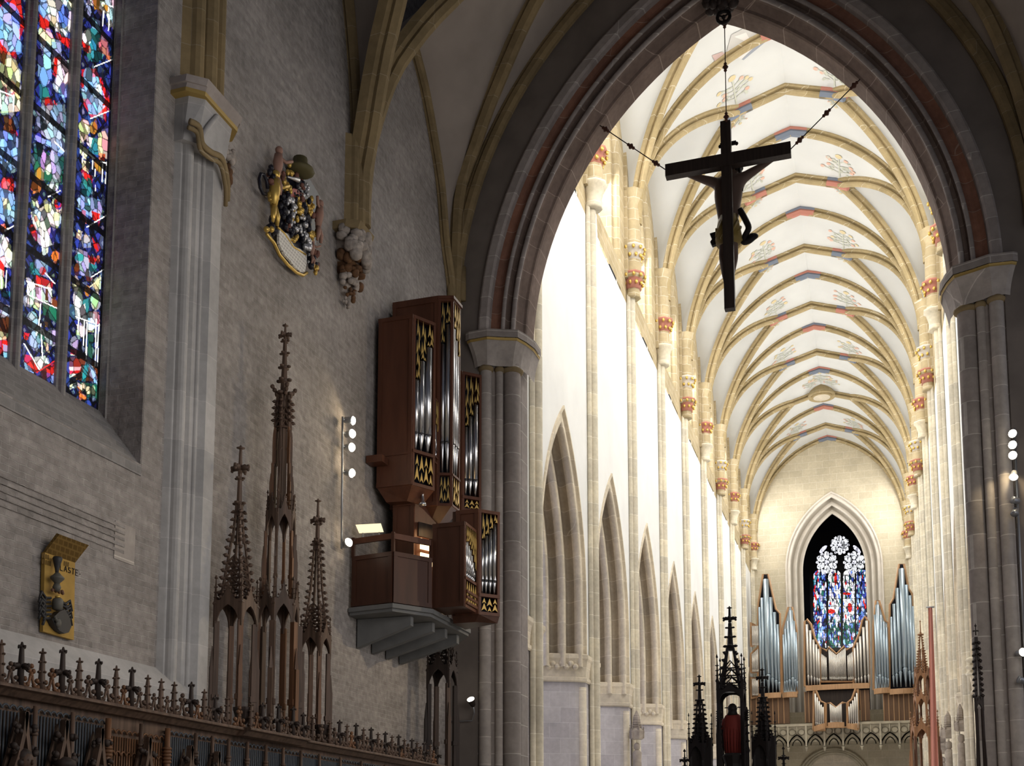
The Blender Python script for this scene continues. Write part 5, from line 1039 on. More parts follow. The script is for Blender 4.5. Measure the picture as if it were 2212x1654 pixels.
# ---- balcony: parapet (part of the wooden gallery), slab and brackets
bl = thing('organ_balcony', 'wooden parapet on a grey concrete balcony slab with bracket beams under the choir organ', 'balcony', (WL, 24, 5.3))
zb = 5.36; S0 = (WL+.03, 22.5); S1 = tuple(aZ(848, 1299, zb))[:2]; S2 = tuple(aZ(935, 1312, zb))[:2]; S3 = (S2[0], 25.7); S4 = (WL+.03, 28.2)
def off(p, e): return (p[0]+e, p[1]-e*.6)
sl_ = [S0, S1, S2, S3, S4]
b = MB(); b.prism([v3(p, zb-.13) for p in sl_], (0, 0, .1)); b.prism([v3(p, zb-.2) for p in [(S0[0], S0[1]+.05), (S1[0]-.03, S1[1]+.06), (S2[0]-.06, S2[1]+.02), (S3[0]-.06, S3[1]), S4]], (0, 0, .075)); b.build('slab', M['concrete'], bl)
for i, yb_ in enumerate((22.95, 23.75, 24.55, 25.35)):
    xo = [-9.75, -9.55, -9.55, -9.55][i]
    b = MB(); b.prism([(WL+.04, yb_, zb-.21), (xo, yb_, zb-.21), (xo, yb_, zb-.42), (WL+.04, yb_, zb-.86)], (0, .16, 0)); b.build('bracket_beam', M['concrete'], bl)
zt_ = 6.5
pp_ = [(S0[0]+.06, S0[1]+.08), (S1[0]-.04, S1[1]+.08), (S2[0]-.07, S2[1]+.04), (S3[0]-.07, S3[1])]
for i in range(2):
    planks(bl, pp_[i], pp_[i+1], zb, zt_, name='parapet_panel', mat='organ2')
    p, q = Vector((*pp_[i], 0)), Vector((*pp_[i+1], 0)); L = (q-p).length; d = (q-p)/L; n = Vector((d.y, -d.x, 0)); ax = Matrix((d, n, Vector((0, 0, 1)))).transposed()
    b = MB(); b.box(p.lerp(q, .5)+Vector((0, 0, (zb+zt_)/2)), (L, .04, zt_-zb), ax); b.build('parapet_board', M['organ2'], bl)
    b = MB(); b.box(p.lerp(q, .5)+Vector((0, 0, zt_+.36)), (L, .06, .13), ax); b.build('top_rail', M['organ'], bl)
for p in pp_[:3]:
    b = MB(); b.box((p[0], p[1], zt_+.22), (.07, .07, .46)); b.build('rail_post', M['organ2'], bl)
ms = thing('music_stand', 'glowing cream music stand on two posts above the organ balcony rail', 'music stand', (-10.7, 22.55, zt_))
cream = plain('glowing_paper', (1, .86, .55), .6, emit=1.0)  # light on the sheet is put in as emission
a_ = aY(768, 1133, 22.6); b_ = aY(822, 1130, 22.6); b = MB(); e = Vector((-.02, .28, .0)); h = Vector((.03, 0, -.2)); b.add([a_, b_, b_+h+Vector((.04, 0, 0)), a_+h+Vector((.06, 0, 0)), a_+e*.1, b_+e*.1, b_+h+e*.1+Vector((.04, 0, 0)), a_+h+e*.1+Vector((.06, 0, 0))], [(0,1,2,3),(7,6,5,4),(0,4,5,1),(1,5,6,2),(2,6,7,3),(3,7,4,0)]); b.build('desk', cream, ms)
b = MB()
for f in (.25, .9): q = a_.lerp(b_, f)+h; b.tube([q, (q.x, q.y, zt_+.4)], .015, 6)
b.build('stand_legs', M['lampmetal'], ms)
# ================================================================== hanging crucifix
YC = 29.25
dark_wood = wood('cross_wood', (.03, .02, .016), .3, rough=.6); skin_m = plain('carved_flesh_backlit', (.10,.065,.05), .6); cloth_m = plain('carved_gilt_cloth', (.20,.14,.035), .5); rustm = plain('chain_rust', (.10,.04,.025), .6)  # flesh coloured dark as a backlit silhouette
def cpx(x, y, dy=0.): return aY(x, y, YC+dy)
cx = thing('crucifix', 'large dark wooden crucifix hanging in the chancel arch, seen from behind', 'crucifix', cpx(1571, 665))
a, b_ = cpx(1569, 259), cpx(1573, 665); xm = (a.x+b_.x)/2
b = MB(); b.box((xm, YC+.12, (a.z+b_.z)/2), (.275, .22, a.z-b_.z)); b.build('upright_beam', dark_wood, cx)
l, r_ = cpx(1437, 366), cpx(1708, 321); b = MB(); b.box(((l.x+r_.x)/2, YC+.1, (l.z+r_.z)/2), (r_.x-l.x, .24, .35)); b.build('cross_beam', dark_wood, cx)
b = MB(); p = cpx(1573, 312, .3); b.box((p.x, YC+.28, p.z), (.44, .04, .11)); b.ball((p.x-.22, YC+.28, p.z-.03), .05, 8); b.ball((p.x+.23, YC+.28, p.z-.03), .05, 8); b.build('title_board', M['oak_backlit'], cx)
def skin_body(name, joints, bones, mat, par, root=0, sub=2):
    me = bpy.data.meshes.new(name); o0 = rootloc(par); me.from_pydata([tuple(Vector(j[0])-o0) for j in joints], bones, []); me.update()
    o = bpy.data.objects.new(name, me); COL.objects.link(o); o.parent = par
    md = o.modifiers.new('skin', 'SKIN'); md.use_smooth_shade = True
    for i, v in enumerate(me.skin_vertices[0].data): r = joints[i][1]; v.radius = r if isinstance(r, tuple) else (r, r); v.use_root = (i == root)
    s = o.modifiers.new('sub', 'SUBSURF'); s.levels = sub; s.render_levels = sub; me.materials.append(mat); return o
def G(x, y, dy): return cpx(x, y, dy)
J = [(G(1574, 505, .36), (.30, .2)), (G(1573, 470, .42), (.30, .19)), (G(1573, 425, .46), (.42, .24)), (G(1574, 393, .46), (.40, .2)), (G(1579, 381, .5), .09), (G(1586, 373, .56), .12), (G(1590, 362, .58), .15), (G(1590, 351, .57), .1),
     (G(1549, 396, .44), .16), (G(1518, 387, .38), .115), (G(1486, 377, .32), .07), (G(1462, 370, .29), .05), (G(1453, 367, .29), .06),
     (G(1603, 386, .44), .16), (G(1632, 367, .38), .115), (G(1662, 349, .32), .07), (G(1686, 333, .29), .05), (G(1696, 328, .29), .06),
     (G(1565, 520, .38), .15), (G(1562, 556, .55), .125), (G(1566, 590, .38), .1), (G(1570, 618, .34), .06), (G(1571, 632, .44), .05),
     (G(1583, 520, .38), .15), (G(1586, 556, .55), .125), (G(1580, 590, .42), .1), (G(1575, 618, .38), .06), (G(1575, 632, .48), .05)]
BN = [(0,1),(1,2),(2,3),(3,4),(4,5),(5,6),(6,7),(3,8),(8,9),(9,10),(10,11),(11,12),(3,13),(13,14),(14,15),(15,16),(16,17),(0,18),(18,19),(19,20),(20,21),(21,22),(0,23),(23,24),(24,25),(25,26),(26,27)]
fig = skin_body('carved_figure', J, BN, skin_m, cx)
for (x, y, s) in ((1453, 367, -1), (1696, 328, 1)):              # five curled fingers at each nailed hand
    for k in range(5):
        b = MB(); p = G(x, y, .29); d = Vector((s*.1, .02, .09-.045*k if k else .1)); q = p+d*(1.+.12*(k in (1, 2))); b.tube([p, p.lerp(q, .6), q, q+Vector((s*.01, .05, -.01))], [.03, .022, .018, .014], 6); b.build('finger', skin_m, fig)
b = MB(); c = G(1590, 357, .57)                                   # long hair falling to the nape, crown of thorns
for k in range(26): aa = k*2.4; b.ball(c+Vector((.13*math.cos(aa), .09*math.sin(aa)-.02, .1-.011*k)), .07, 6)
b.tube([c+Vector((.1, -.06, -.1)), G(1601, 398, .45), G(1604, 412, .44)], [.06, .04, .02], 6); b.build('hair', M['oak_backlit'], fig)
b = MB(); b.tube([c+Vector((.16*math.cos(q), .15*math.sin(q), .08)) for q in [2*PI*i/12 for i in range(13)]], .025, 5); b.build('thorn_crown', M['oak_backlit'], fig)
b = MB()
for q in (-1, 1): b.ball(G(1590, 361, .7)+Vector((q*.05, 0, .02)), .022, 6)
b.ball(G(1590, 363, .72), .03, 6, (.7, 1, 1.3)); b.ball(G(1590, 369, .7), .035, 6, (1.2, .6, .4)); b.build('face', skin_m, fig)
b = MB(); hp = [(.30, -.1), (.33, .1), (.29, .35), (.27, .62)]; c = G(1574, 527, .4)
for z, w_ in ((0, .33), (.18, .36), (.4, .33), (.6, .3), (.78, .27)): pass
b.lathe(c, [(.33, -.02), (.37, .16), (.34, .38), (.3, .6), (.26, .8)], 16, sy=.75)
for k in range(9): b.tube([c+Vector((.34*math.cos(k*.7), .27*math.sin(k*.7), .05+.08*(k % 3))), c+Vector((.33*math.cos(k*.7+.8), .26*math.sin(k*.7+.8), .45+.1*(k % 2)))], .045, 6)
lc = b.build('loincloth', cloth_m, cx)
b = MB(); pts = [G(1598, 452, .42), G(1610, 474, .45), G(1617, 492, .48), G(1610, 508, .5), G(1606, 522, .5), G(1618, 520, .52), G(1630, 510, .52)]; b.tube(fill(pts, 4), [.1, .11, .12, .12, .12, .11, .1, .1]*3+[.1], 8) if False else b.tube(fill(pts, 4), .085, 8); b.ball(G(1626, 511, .52), .13, 8, (1.2, .6, .8)); b.build('cloth_end', M['oak_backlit'], cx)
b = MB(); q = [G(1533, 504, .42), G(1556, 497, .42), G(1560, 522, .42), G(1538, 530, .42), G(1534, 522, .42), G(1538, 516, .42)]; b.prism(q, (0, .12, 0)); b.build('cloth_end', M['oak_backlit'], cx)
def chain(label, p, q, beads):
    t = thing('chain', label, 'chain', p); b = MB(); b.tube([p, q], .014, 6); b.build('rod', M['oak_backlit'], t)
    for f in beads:
        b = MB(); c = p.lerp(q, f); ax = (q-p).to_track_quat('Z', 'Y').to_matrix(); b.lathe(c, [(.02, -.14), (.05, -.1), (.03, -.07), (.085, 0), (.03, .07), (.05, .1), (.02, .14)], 8, ax); b.build('bead', rustm, t)
chain('vertical rod chain holding the crucifix from the arch crown', cpx(1565, 45), cpx(1569, 259), (.03, .47, .97))
chain('slanting chain from the left arch side to the crucifix arm', cpx(1296, 271), cpx(1437, 366), (.09, .48, .86))
chain('slanting chain from the right arch side to the crucifix arm', cpx(1858, 171), cpx(1708, 322), (.09, .48, .87))
bo = thing('arch_boss', 'dark carved boss with a ring at the crown of the chancel arch', 'boss', cpx(1562, 20, -.3)); b = MB(); c = cpx(1562, 12, -.25)
rg = random.Random(9)
for k in range(34): b.ball(c+Vector((rg.uniform(-.42, .42), rg.uniform(-.25, .1), rg.uniform(-.12, .2))), rg.uniform(.09, .16), 6)
b.build('foliage', M['oak_dark'], bo); b = MB(); c = cpx(1563, 37, -.3)
b.tube([c+Vector((.17*math.cos(q), 0, .17*math.sin(q))) for q in [2*PI*i/14 for i in range(15)]], .05, 6)
for k in range(3): b.tube([c+Vector((.16*math.cos(k*2.1+.5), 0, .16*math.sin(k*2.1+.5))), c], .025, 5)
b.ball(c, .06, 8); b.build('ring', M['oak_backlit'], bo)

# ================================================================== tabernacle seat in front of the arch (backlight shade put in as black)
YR = 30.6
def rc(px): return (aY(px, 1600, YR).x, YR)
def rz(py, px=1582): return aY(px, py, YR).z
bk_ = M['oak_backlit']; zlow = rz(1700)
m_ = .013                                              # metres per pixel at that distance
sp = spire('tabernacle_spire', 'central openwork spire, coloured dark as backlit, over the red robed statue', 'spire', rc(1582), [
 ('posts', zlow, rz(1512), .44, .07, 4), ('canopy', rz(1516), rz(1492), .46, 3.2, 4), ('cone', rz(1494), rz(1395), .38, .1, 4), ('rod', rz(1405), rz(1345), .09, .045, 3), ('leaf', rz(1336), rz(1310), .17, 0, 0)], bk_, ph=PI/4)
for px, py in ((1553, 1528), (1558, 1530), (1610, 1530), (1616, 1528)):
    b = MB(); pinnacle(b, (aY(px, 1600, YR).x, YR-.1), zlow, rz(py), .05); 
    for k in range(5): b.lathe((aY(px, 1600, YR).x, YR-.1, rz(py+8+5*k)), [(.02, -.03), (.06, 0), (.02, .03)], 4, sm=False)
    b.build('side_pinnacle', bk_, sp)
for ctr, tip, fin, lb in ((1513, 1455, 1474, 'tabernacle spire, coloured dark as backlit, left of the red robed statue'), (1650, 1447, 1467, 'tabernacle spire, coloured dark as backlit, right of the red robed statue')):
    s_ = spire('tabernacle_spire', lb, 'spire', rc(ctr), [('posts', zlow, rz(1632), .27, .06, 4), ('canopy', rz(1636), rz(1604), .31, 2.1, 4), ('rod', rz(1640), rz(1560), .14, .12, 0), ('cone', rz(1600), rz(1510), .17, .06, 4), ('rod', rz(1520), rz(1476), .06, .035, 2), ('leaf', rz(fin), rz(tip), .15, 0, 0)], bk_, ph=0.35)
    b = MB(); zz = rz(1604); x0 = rc(ctr)[0]
    for sg in (-1, 1): b.prism([(x0, YR+.05, rz(1585)), (x0+sg*.33, YR+.05, zz), (x0+sg*.33, YR+.05, zz-.07), (x0, YR+.05, rz(1595))], (0, .08, 0))
    b.box((x0, YR+.05, rz(1632)), (.6, .3, 1.0)); b.build('gabled_housing', bk_, s_)
    px = ctr-34 if ctr < 1560 else ctr+42
    b = MB(); pinnacle(b, (aY(px, 1600, YR).x, YR-.05), zlow, rz(1615), .06); finial(b, (aY(px, 1600, YR).x, YR-.05), rz(1640), .13); b.build('side_finial', bk_, s_)
robe = plain('red_robe', (.14,.016,.012), .75)
stt = thing('statue', 'carved figure in a long dark red robe seen from behind under the backlit spire', 'statue', (rc(1584)[0], YR, rz(1654)))
c0 = Vector((rc(1584)[0], YR, 0)); k_ = lambda y: rz(y, 1584)
b = MB(); b.lathe(c0, [(.23, k_(1627)), (.2, k_(1610)), (.24, k_(1590)), (.26, k_(1568)), (.25, k_(1552)), (.2, k_(1545)), (.1, k_(1539)), (.07, k_(1534))], 18, sy=.7)
for k in range(10): q = PI*k/9+PI; b.tube([c0+Vector((.2*math.cos(q), .14*math.sin(q), k_(1552))), c0+Vector((.25*math.cos(q+.05), .18*math.sin(q+.05), k_(1585))), c0+Vector((.22*math.cos(q), .15*math.sin(q), k_(1626)))], .022, 5)
b.build('robe', robe, stt)
b = MB(); b.ball(c0+Vector((0, .02, k_(1532))), .12, 10, (.85, .95, 1.2)); b.ball(c0+Vector((0, .13, k_(1533))), .03, 6); b.build('head', skin_m, stt)
b = MB(); b.ball(c0+Vector((0, -.02, k_(1530.5))), .135, 10, (.95, .95, 1.1)); b.lathe(c0+Vector((0, -.03, 0)), [(.15, k_(1545)), (.12, k_(1538)), (.11, k_(1531))], 10); b.build('hair', bk_, stt)
b = MB()
for sg in (-1, 1): b.tube([c0+Vector((sg*.2, 0, k_(1553))), c0+Vector((sg*.27, .06, k_(1570))), c0+Vector((sg*.12, .2, k_(1573)))], [.08, .075, .05], 8)
b.build('sleeve', robe, stt)
b = MB(); b.lathe(c0, [(.3, k_(1700)), (.24, k_(1650)), (.3, k_(1632)), (.24, k_(1627))], 8, sm=False); b.build('pedestal', bk_, stt)
b = MB()
for sg in (-1, 1): finial(b, (c0.x+sg*.17, c0.y+.1), k_(1527), .05)
b.build('canopy_pendant', bk_, sp)

# ================================================================== west window glass
gw = YW+16.6
x0, x1 = aY(1750, 1300, gw).x, aY(1892, 1300, gw).x; z0, z1 = aY(1820, 1405, gw).z, aY(1820, 1146, gw).z
W_, H_ = 150, 270; xs_ = np.linspace(x0, x1, W_+1); zs_ = np.linspace(z0, z1, H_+1)
xc_, zc_ = np.meshgrid((xs_[1:]+xs_[:-1])/2, (zs_[1:]+zs_[:-1])/2); P = np.stack([xc_, np.full_like(xc_, gw), zc_], -1); w_ = P @ np.array(FW); X = PX+F*(P @ np.array(RT))/w_; Y = PY-F*(P @ np.array(UP))/w_
rng = np.random.default_rng(4); img = np.zeros((H_, W_, 3))
cols = np.array([PAL[k] for k in 'bbddnkrgtdlv']); n = 1500; sxx = rng.uniform(0, W_, n); syy = rng.uniform(0, H_, n)
gx, gy_ = np.meshgrid(np.arange(W_), np.arange(H_)); D = np.full((H_, W_), 1e9); D2 = D.copy(); I = np.zeros((H_, W_), int)
for i in range(n):
    d = np.hypot((gx-sxx[i])*2.1, (gy_-syy[i])*.7); m = d < D; D2 = np.where(m, D, np.minimum(D2, d)); D = np.where(m, d, D); I[m] = i
cc = cols[rng.integers(0, len(cols), n)]; shard = cc[I]*1.1
mid = np.abs(X-1818) < 33; wsel = rng.uniform(0, 1, n)[I]
shard[(mid & (wsel < .62)) & (Y < 1345)] = (1.2, 1.2, 1.2); shard[(wsel < .13)] = (1, 1.05, 1.2); shard[mid & (Y > 1345) & (wsel > .6)] = PAL['g']
for ex, ey, rx, ry in ((1796, 1320, 8, 5), (1829, 1282, 9, 3), (1836, 1312, 5, 10), (1805, 1250, 3, 14)): shard[((X-ex)/rx)**2+((Y-ey)/ry)**2 < 1] = PAL['r']
lan = (Y > 1238) & (Y < 1398) & (X > 1757) & (X < 1884)
for xm_, hw in ((1771, 14), (1803, 14), (1834, 14), (1862, 14)):
    m = (np.abs(X-xm_) < hw) & (Y < 1398) & ((Y > 1246) | (((X-xm_)/hw)**2+((Y-1246)/16)**2 < 1)); img[m] = shard[m]
for bx_ in (1787, 1818.5, 1848): img[np.abs(X-bx_) < (2.6 if bx_ > 1800 and bx_ < 1830 else 1.8)] = 0
for ccx, ccy, R in ((1814, 1177, 22), (1786, 1214, 25), (1845, 1214, 25)):
    for k in range(6):
        a = k*PI/3+.5; ex, ey = ccx+R*.6*math.cos(a), ccy+R*.6*math.sin(a); u = (X-ex)*math.cos(a)+(Y-ey)*math.sin(a); v = -(X-ex)*math.sin(a)+(Y-ey)*math.cos(a)
        m = (u/(R*.36))**2+(v/(R*.25))**2 < 1; img[m] = (1.15, 1.18, 1.25)
        a += PI/6; ex, ey = ccx+R*.82*math.cos(a), ccy+R*.82*math.sin(a); img[(X-ex)**2+(Y-ey)**2 < (R*.13)**2] = (1.1, 1.1, 1.2)
    img[(X-ccx)**2+(Y-ccy)**2 < (R*.2)**2] = (1, 1, 1.15)
for ex, ey, a in ((1778, 1186, -.8), (1851, 1186, .8)): u = (X-ex)*math.cos(a)+(Y-ey)*math.sin(a); v = -(X-ex)*math.sin(a)+(Y-ey)*math.cos(a); img[(u/11)**2+(v/4)**2 < 1] = (1, 1, 1.2)
img[((D2-D) < 1.0)] *= .15; img[((Y % 17) < 1.2) & (Y > 1238)] *= .1
wn = thing('window_2', None, None, (0, gw, z0)); tag(wn, kind='structure')
glass_pane('window_light', xs_, zs_, img, painted_glass('west_glass', 1.35), wn, x=gw, plane='Y')

# ================================================================== west organ, gallery
YO = 107.6; steel = plain('organ_pipe_steel', (.42,.50,.56), .35, metal=.85); light_p = plain('organ_pipe_light', (.66,.62,.56), .35, metal=.7); pine = wood('organ_pine', (.46,.27,.14), .15); walnut = wood('organ_walnut', (.16,.09,.05), .2)
wo = thing('west_organ', 'large pipe organ with grey blue pipe towers below the far west window', 'organ', aY(1810, 1560, YO))
def tower(name, y, pipes, pb, base, outline, mat, backm=None, mz=.22, mount=True):
    """pipes: (px, top py, width px); pb: foot py; outline: polygon of the case back in px"""
    t = bpy.data.objects.new(name, None); COL.objects.link(t); t.parent = wo
    if outline:
        b = MB(); b.prism([aY(px, py, y+.35) for px, py in outline], (0, .4, 0)); b.build('case_back', backm or M['black'], t)
        b = MB(); P_ = [aY(px, py, y) for px, py in outline]
        b.tube(P_+[P_[0]], .1, 4, sm=False); b.build('case_edge', pine, t)
    for px, py, w in pipes:
        p = aY(px, py, y); f = aY(px, pb, y); r = w*.046*.5*y/108; zf = f.z+(p.z-f.z)*mz*.6+r
        b = MB(); yy = y-.1-r*.3; b.lathe((p.x, yy, 0), [(r*.25, f.z), (r*.95, zf-.05), (r, zf)], 10); b.lathe((p.x, yy, 0), [(r, zf+.12), (r, p.z)], 10); b.lathe((p.x, yy, 0), [(r*.7, zf-.02), (r*.7, zf+.14)], 8); b.build('organ_pipe', mat, t)
    if base:
        x0_, y0_, x1_, y1_ = base; A_, B_ = aY(x0_, y0_, y-.3), aY(x1_, y1_, y-.3); b = MB()
        b.loft([[(lerp(A_.x, B_.x, i/6), y-.25-.3*math.sin(PI*i/6), lerp(A_.z, B_.z, i/6)+dz) for dz in (0, .25, .5)] for i in range(7)], sm=False); b.bx((A_.x, y-.2, A_.z+.1), (B_.x, y+.6, A_.z+.45)); b.build('case_sill', pine, t)
    return t
tower('big_tower', YO, [(1640.5,1312,5),(1646,1292,7),(1654.5,1252,11.5),(1664.5,1291,8),(1673,1323,7),(1680,1349,6)], 1497, (1638,1510,1687,1506), [(1637,1500),(1638,1305),(1648,1240),(1659,1240),(1676,1315),(1685,1325),(1686,1500)], steel)
tower('small_tower', YO, [(1692.5,1371,5),(1697,1359,5.5),(1702.5,1342,6.5),(1708.5,1319,8),(1714.5,1342,6),(1719.5,1366,5)], 1492, (1690,1507,1722,1505), [(1690,1498),(1690,1358),(1703,1311),(1711,1311),(1721,1362),(1722,1498)], steel, steel)
tower('centre_flat', YO, [(1743,1349,5.5),(1750,1362,5.5),(1757,1382,5),(1763,1392,4.5),(1768,1402,4.5)], 1480, None, [(1738,1482),(1738,1342),(1743,1337),(1752,1348),(1760,1378),(1771,1398),(1771,1482)], light_p, M['oak_dark'])
tower('centre_flat', YO, [(1774+2.6*i,1412+i*2,2.2) for i in range(5)]+[(1791+3.1*i,1403+abs(i-5)*-2.4+12,2.7) for i in range(12)]+[(1831+2.6*i,1416-i*2,2.2) for i in range(5)], 1470, None, [(1772,1472),(1772,1398),(1786,1405),(1790,1397),(1807,1412),(1824,1395),(1828,1403),(1843,1396),(1843,1472)], light_p, M['oak_dark'], .12)
tower('centre_flat', YO, [(1846,1400,4.5),(1852,1388,4.5),(1858,1375,5),(1865,1355,5.5),(1872,1341,5.5)], 1480, (1740,1492,1878,1486), [(1844,1482),(1844,1396),(1856,1368),(1862,1340),(1868,1331),(1876,1342),(1878,1482)], light_p, M['oak_dark'])
tower('small_tower', YO, [(1890,1328,5.5),(1895,1307,8),(1902,1329,6),(1908.5,1343,5.5),(1914.5,1355,5)], 1487, (1888,1499,1922,1496), [(1887,1490),(1887,1350),(1892,1297),(1899,1297),(1912,1340),(1919,1345),(1920,1490)], steel, steel)
tower('big_tower', YO, [(1925,1333,5.5),(1931,1305,6.5),(1938,1271,7.5),(1947,1229,11),(1957.5,1264,7.5),(1965.5,1287,7),(1972,1310,6)], 1484, (1922,1500,1978,1497), [(1921,1490),(1922,1305),(1930,1292),(1942,1218),(1953,1218),(1962,1270),(1970,1282),(1976,1486)], steel)
tower('side_flat', YO, [(1625+2.4*i,1352,2.2) for i in range(6)], 1395, None, [(1622,1396),(1622,1344),(1636,1352),(1637,1390)], light_p, pine, .1); tower('side_flat', YO, [(1625+2.4*i,1412-i*2,2.2) for i in range(6)], 1452, None, [(1622,1452),(1622,1412),(1637,1396),(1637,1452)], light_p, pine, .1); tower('side_flat', YO, [(1625+2.4*i,1466,2.2) for i in range(6)], 1503, None, [(1622,1508),(1622,1462),(1637,1464),(1637,1505)], light_p, pine, .1)
0 and tower('side_flat', YO, [(1980+2.6*i,1375,2.4) for i in range(4)], 1440, None, [(1979,1442),(1979,1365),(1990,1345),(1990,1442)], light_p, pine, .1)
yr = 105.6
tower('positive_case', yr, [(1761+4.2*i,1498+[0,8,16,24,29][i],3.6) for i in range(5)], 1572, (1758,1580,1783,1573), [(1757,1577),(1758,1492),(1763,1492),(1772,1514),(1782,1518),(1782,1570)], light_p, M['oak_dark'])
tower('positive_case', yr, [(1793+2.4*i,1520+(8-abs(i-5)*1.6),2.1) for i in range(11)], 1566, (1788,1572,1824,1571), [(1784,1570),(1784,1518),(1793,1518),(1806,1528),(1820,1517),(1830,1517),(1830,1570)], light_p, M['oak_dark'])
tower('positive_case', yr, [(1834+4.2*i,1526-[0,6,13,21,29][i],3.6) for i in range(5)], 1572, (1830,1573,1853,1578), [(1831,1570),(1832,1516),(1840,1510),(1848,1488),(1853,1488),(1854,1575)], light_p, M['oak_dark'])
for (xa, ya_, xb, yb_, nn) in ((1622, 1508, 1706, 1562, 7), (1738, 1494, 1757, 1560, 2), (1858, 1490, 1880, 1556, 2), (1908, 1498, 1976, 1556, 6)):
    A_, B_ = aY(xa, ya_, YO+.3), aY(xb, yb_, YO+.3); b = MB(); b.bx((A_.x, YO+.25, B_.z), (B_.x, YO+.7, A_.z)); q = b.build('plinth_panel', walnut, wo)
    b = MB()
    for k in range(nn): x = lerp(A_.x, B_.x, k/nn); b.bx((x-.04, YO+.18, B_.z), (x+.04, YO+.26, A_.z))
    b.build('plinth_batten', pine, q)
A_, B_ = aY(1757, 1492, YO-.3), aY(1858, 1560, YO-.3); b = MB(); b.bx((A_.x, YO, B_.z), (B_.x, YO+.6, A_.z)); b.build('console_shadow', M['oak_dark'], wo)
# stone gallery front
YG = 106.4; gt = aY(1800, 1561, YG).z; gb_ = aY(1800, 1612, YG).z
gal = thing('organ_gallery', 'carved pale stone gallery front carrying the west organ', 'gallery', (XC, YG, gb_))
b = MB(); b.bx((XL+.3, YG, gb_+.5), (XR-.3, YG+.4, gt-.15)); b.bx((XL+.3, YG+.4, gb_+.6), (XR-.3, YW-.1, gb_+1.2)); b.build('parapet', M['gallery'], gal)
b = MB(); b.bx((XL+.3, YG-.18, gt-.22), (XR-.3, YG+.5, gt)); b.build('coping', M['gallery'], gal)
nb = 9; Wd = (XR-XL-.6)/nb
for k in range(nb):
    x = XL+.3+Wd*(k+.5); b = MB()
    for s in (-1, 1):
        ar = pointed(x, Wd*.48, gb_-.1, 1.25, seg=6); b.tube([(u, YG-.12, z) for u, z in ar], .09, 5, sm=False)
        ar = pointed(x, Wd*.25, gb_+.15, .6, seg=5); b.tube([(u, YG-.1, z) for u, z in ar], .06, 5, sm=False)
    b.tube([(x, YG-.1, gb_+1.1), (x, YG-.1, gt-.25)], .06, 5); 
    for q in range(4): b.tube([(x+Wd*(.25 if q % 2 else -.25)+.3*math.cos(a), YG-.06, gt-.75+.3*math.sin(a)) for a in [PI*i/4 for i in range(9)]], .045, 4)
    b.build('tracery_arch', M['gallery'], gal)
    b = MB(); b.box((x+Wd/2, YG-.12, (gb_+gt)/2), (.16, .22, gt-gb_-.1)); b.lathe((x+Wd/2, YG-.12, gb_-.1), [(.05, -.3), (.15, 0), (.16, .1)], 6); b.build('pendant_pier', M['gallery'], gal)
b = MB(); pr_ = pointed(aY(1800, 1650, YW-.2).x, 3.3, aY(1800, 1690, YW-.2).z, 3.2, seg=10)
for e in (0, .45, .9): b.tube([(lerp(XC+.6, u, 1-e*.12), YW-.15-.1*e, z-e*.4) for u, z in pr_], .16, 6)
b.build('doorway_arch', M['gallery'], wall_far)
b = MB(); b.prism([(u*1., YW-.06, z-.5) for u, z in pr_], (0, .02, 0)); b.build('doorway_shadow', M['soffit'], wall_far)

# ================================================================== right side of the nave
lw = wood('pulpit_wood', (.30,.155,.075), .3)
Yp = 55.; c = (aY(1994, 1500, Yp).x, Yp); z_ = lambda y: aY(1994, y, Yp).z
spire('pulpit_canopy', 'tall brown carved wooden pulpit canopy tapering upward beside the west organ', 'pulpit canopy', c, [
 ('posts', z_(1720), z_(1592), .62, .1, 6), ('canopy', z_(1600), z_(1570), .6, 1.2, 6), ('posts', z_(1592), z_(1520), .4, .08, 6), ('canopy', z_(1530), z_(1505), .42, 1.2, 6), ('posts', z_(1510), z_(1465), .28, .06, 6), ('canopy', z_(1475), z_(1455), .34, 1., 6), ('cone', z_(1458), z_(1400), .24, .1, 6), ('cone', z_(1405), z_(1365), .11, .03, 4), ('leaf', z_(1370), z_(1340), .12, 0, 0)], lw, M['oak_red'])
b0 = aX(2006, 1310, XR-.45); b1 = aX(2028, 1310, XR-.45)
yb0 = 50.; bn = thing('banner', 'long plain red cloth banner hanging on the right nave pillars', 'banner', aY(2015, 1654, yb0))
b = MB(); L_, R_, L2, R2 = aY(2005, 1312, yb0), aY(2014, 1312, yb0), aY(2007, 1690, yb0), aY(2028, 1690, yb0)
L2.z = R2.z = FLOOR+.02; b.loft([[L_.lerp(L2, t).lerp(R_.lerp(R2, t), s)+Vector((0, .06*math.sin(s*9+t*2), 0)) for s in [i/8 for i in range(9)]] for t in [i/6 for i in range(7)]]); b.build('cloth', plain('banner_red', (.62,.27,.21), .9), bn, fix=False)
b = MB(); b.tube([L_+Vector((-.08, 0, .02)), R_+Vector((.08, 0, .02))], .035, 6); b.build('rod', M['lampmetal'], bn)
grey = plain('statue_stone', (.36,.31,.26), .85, noise=.2, nscale=4)
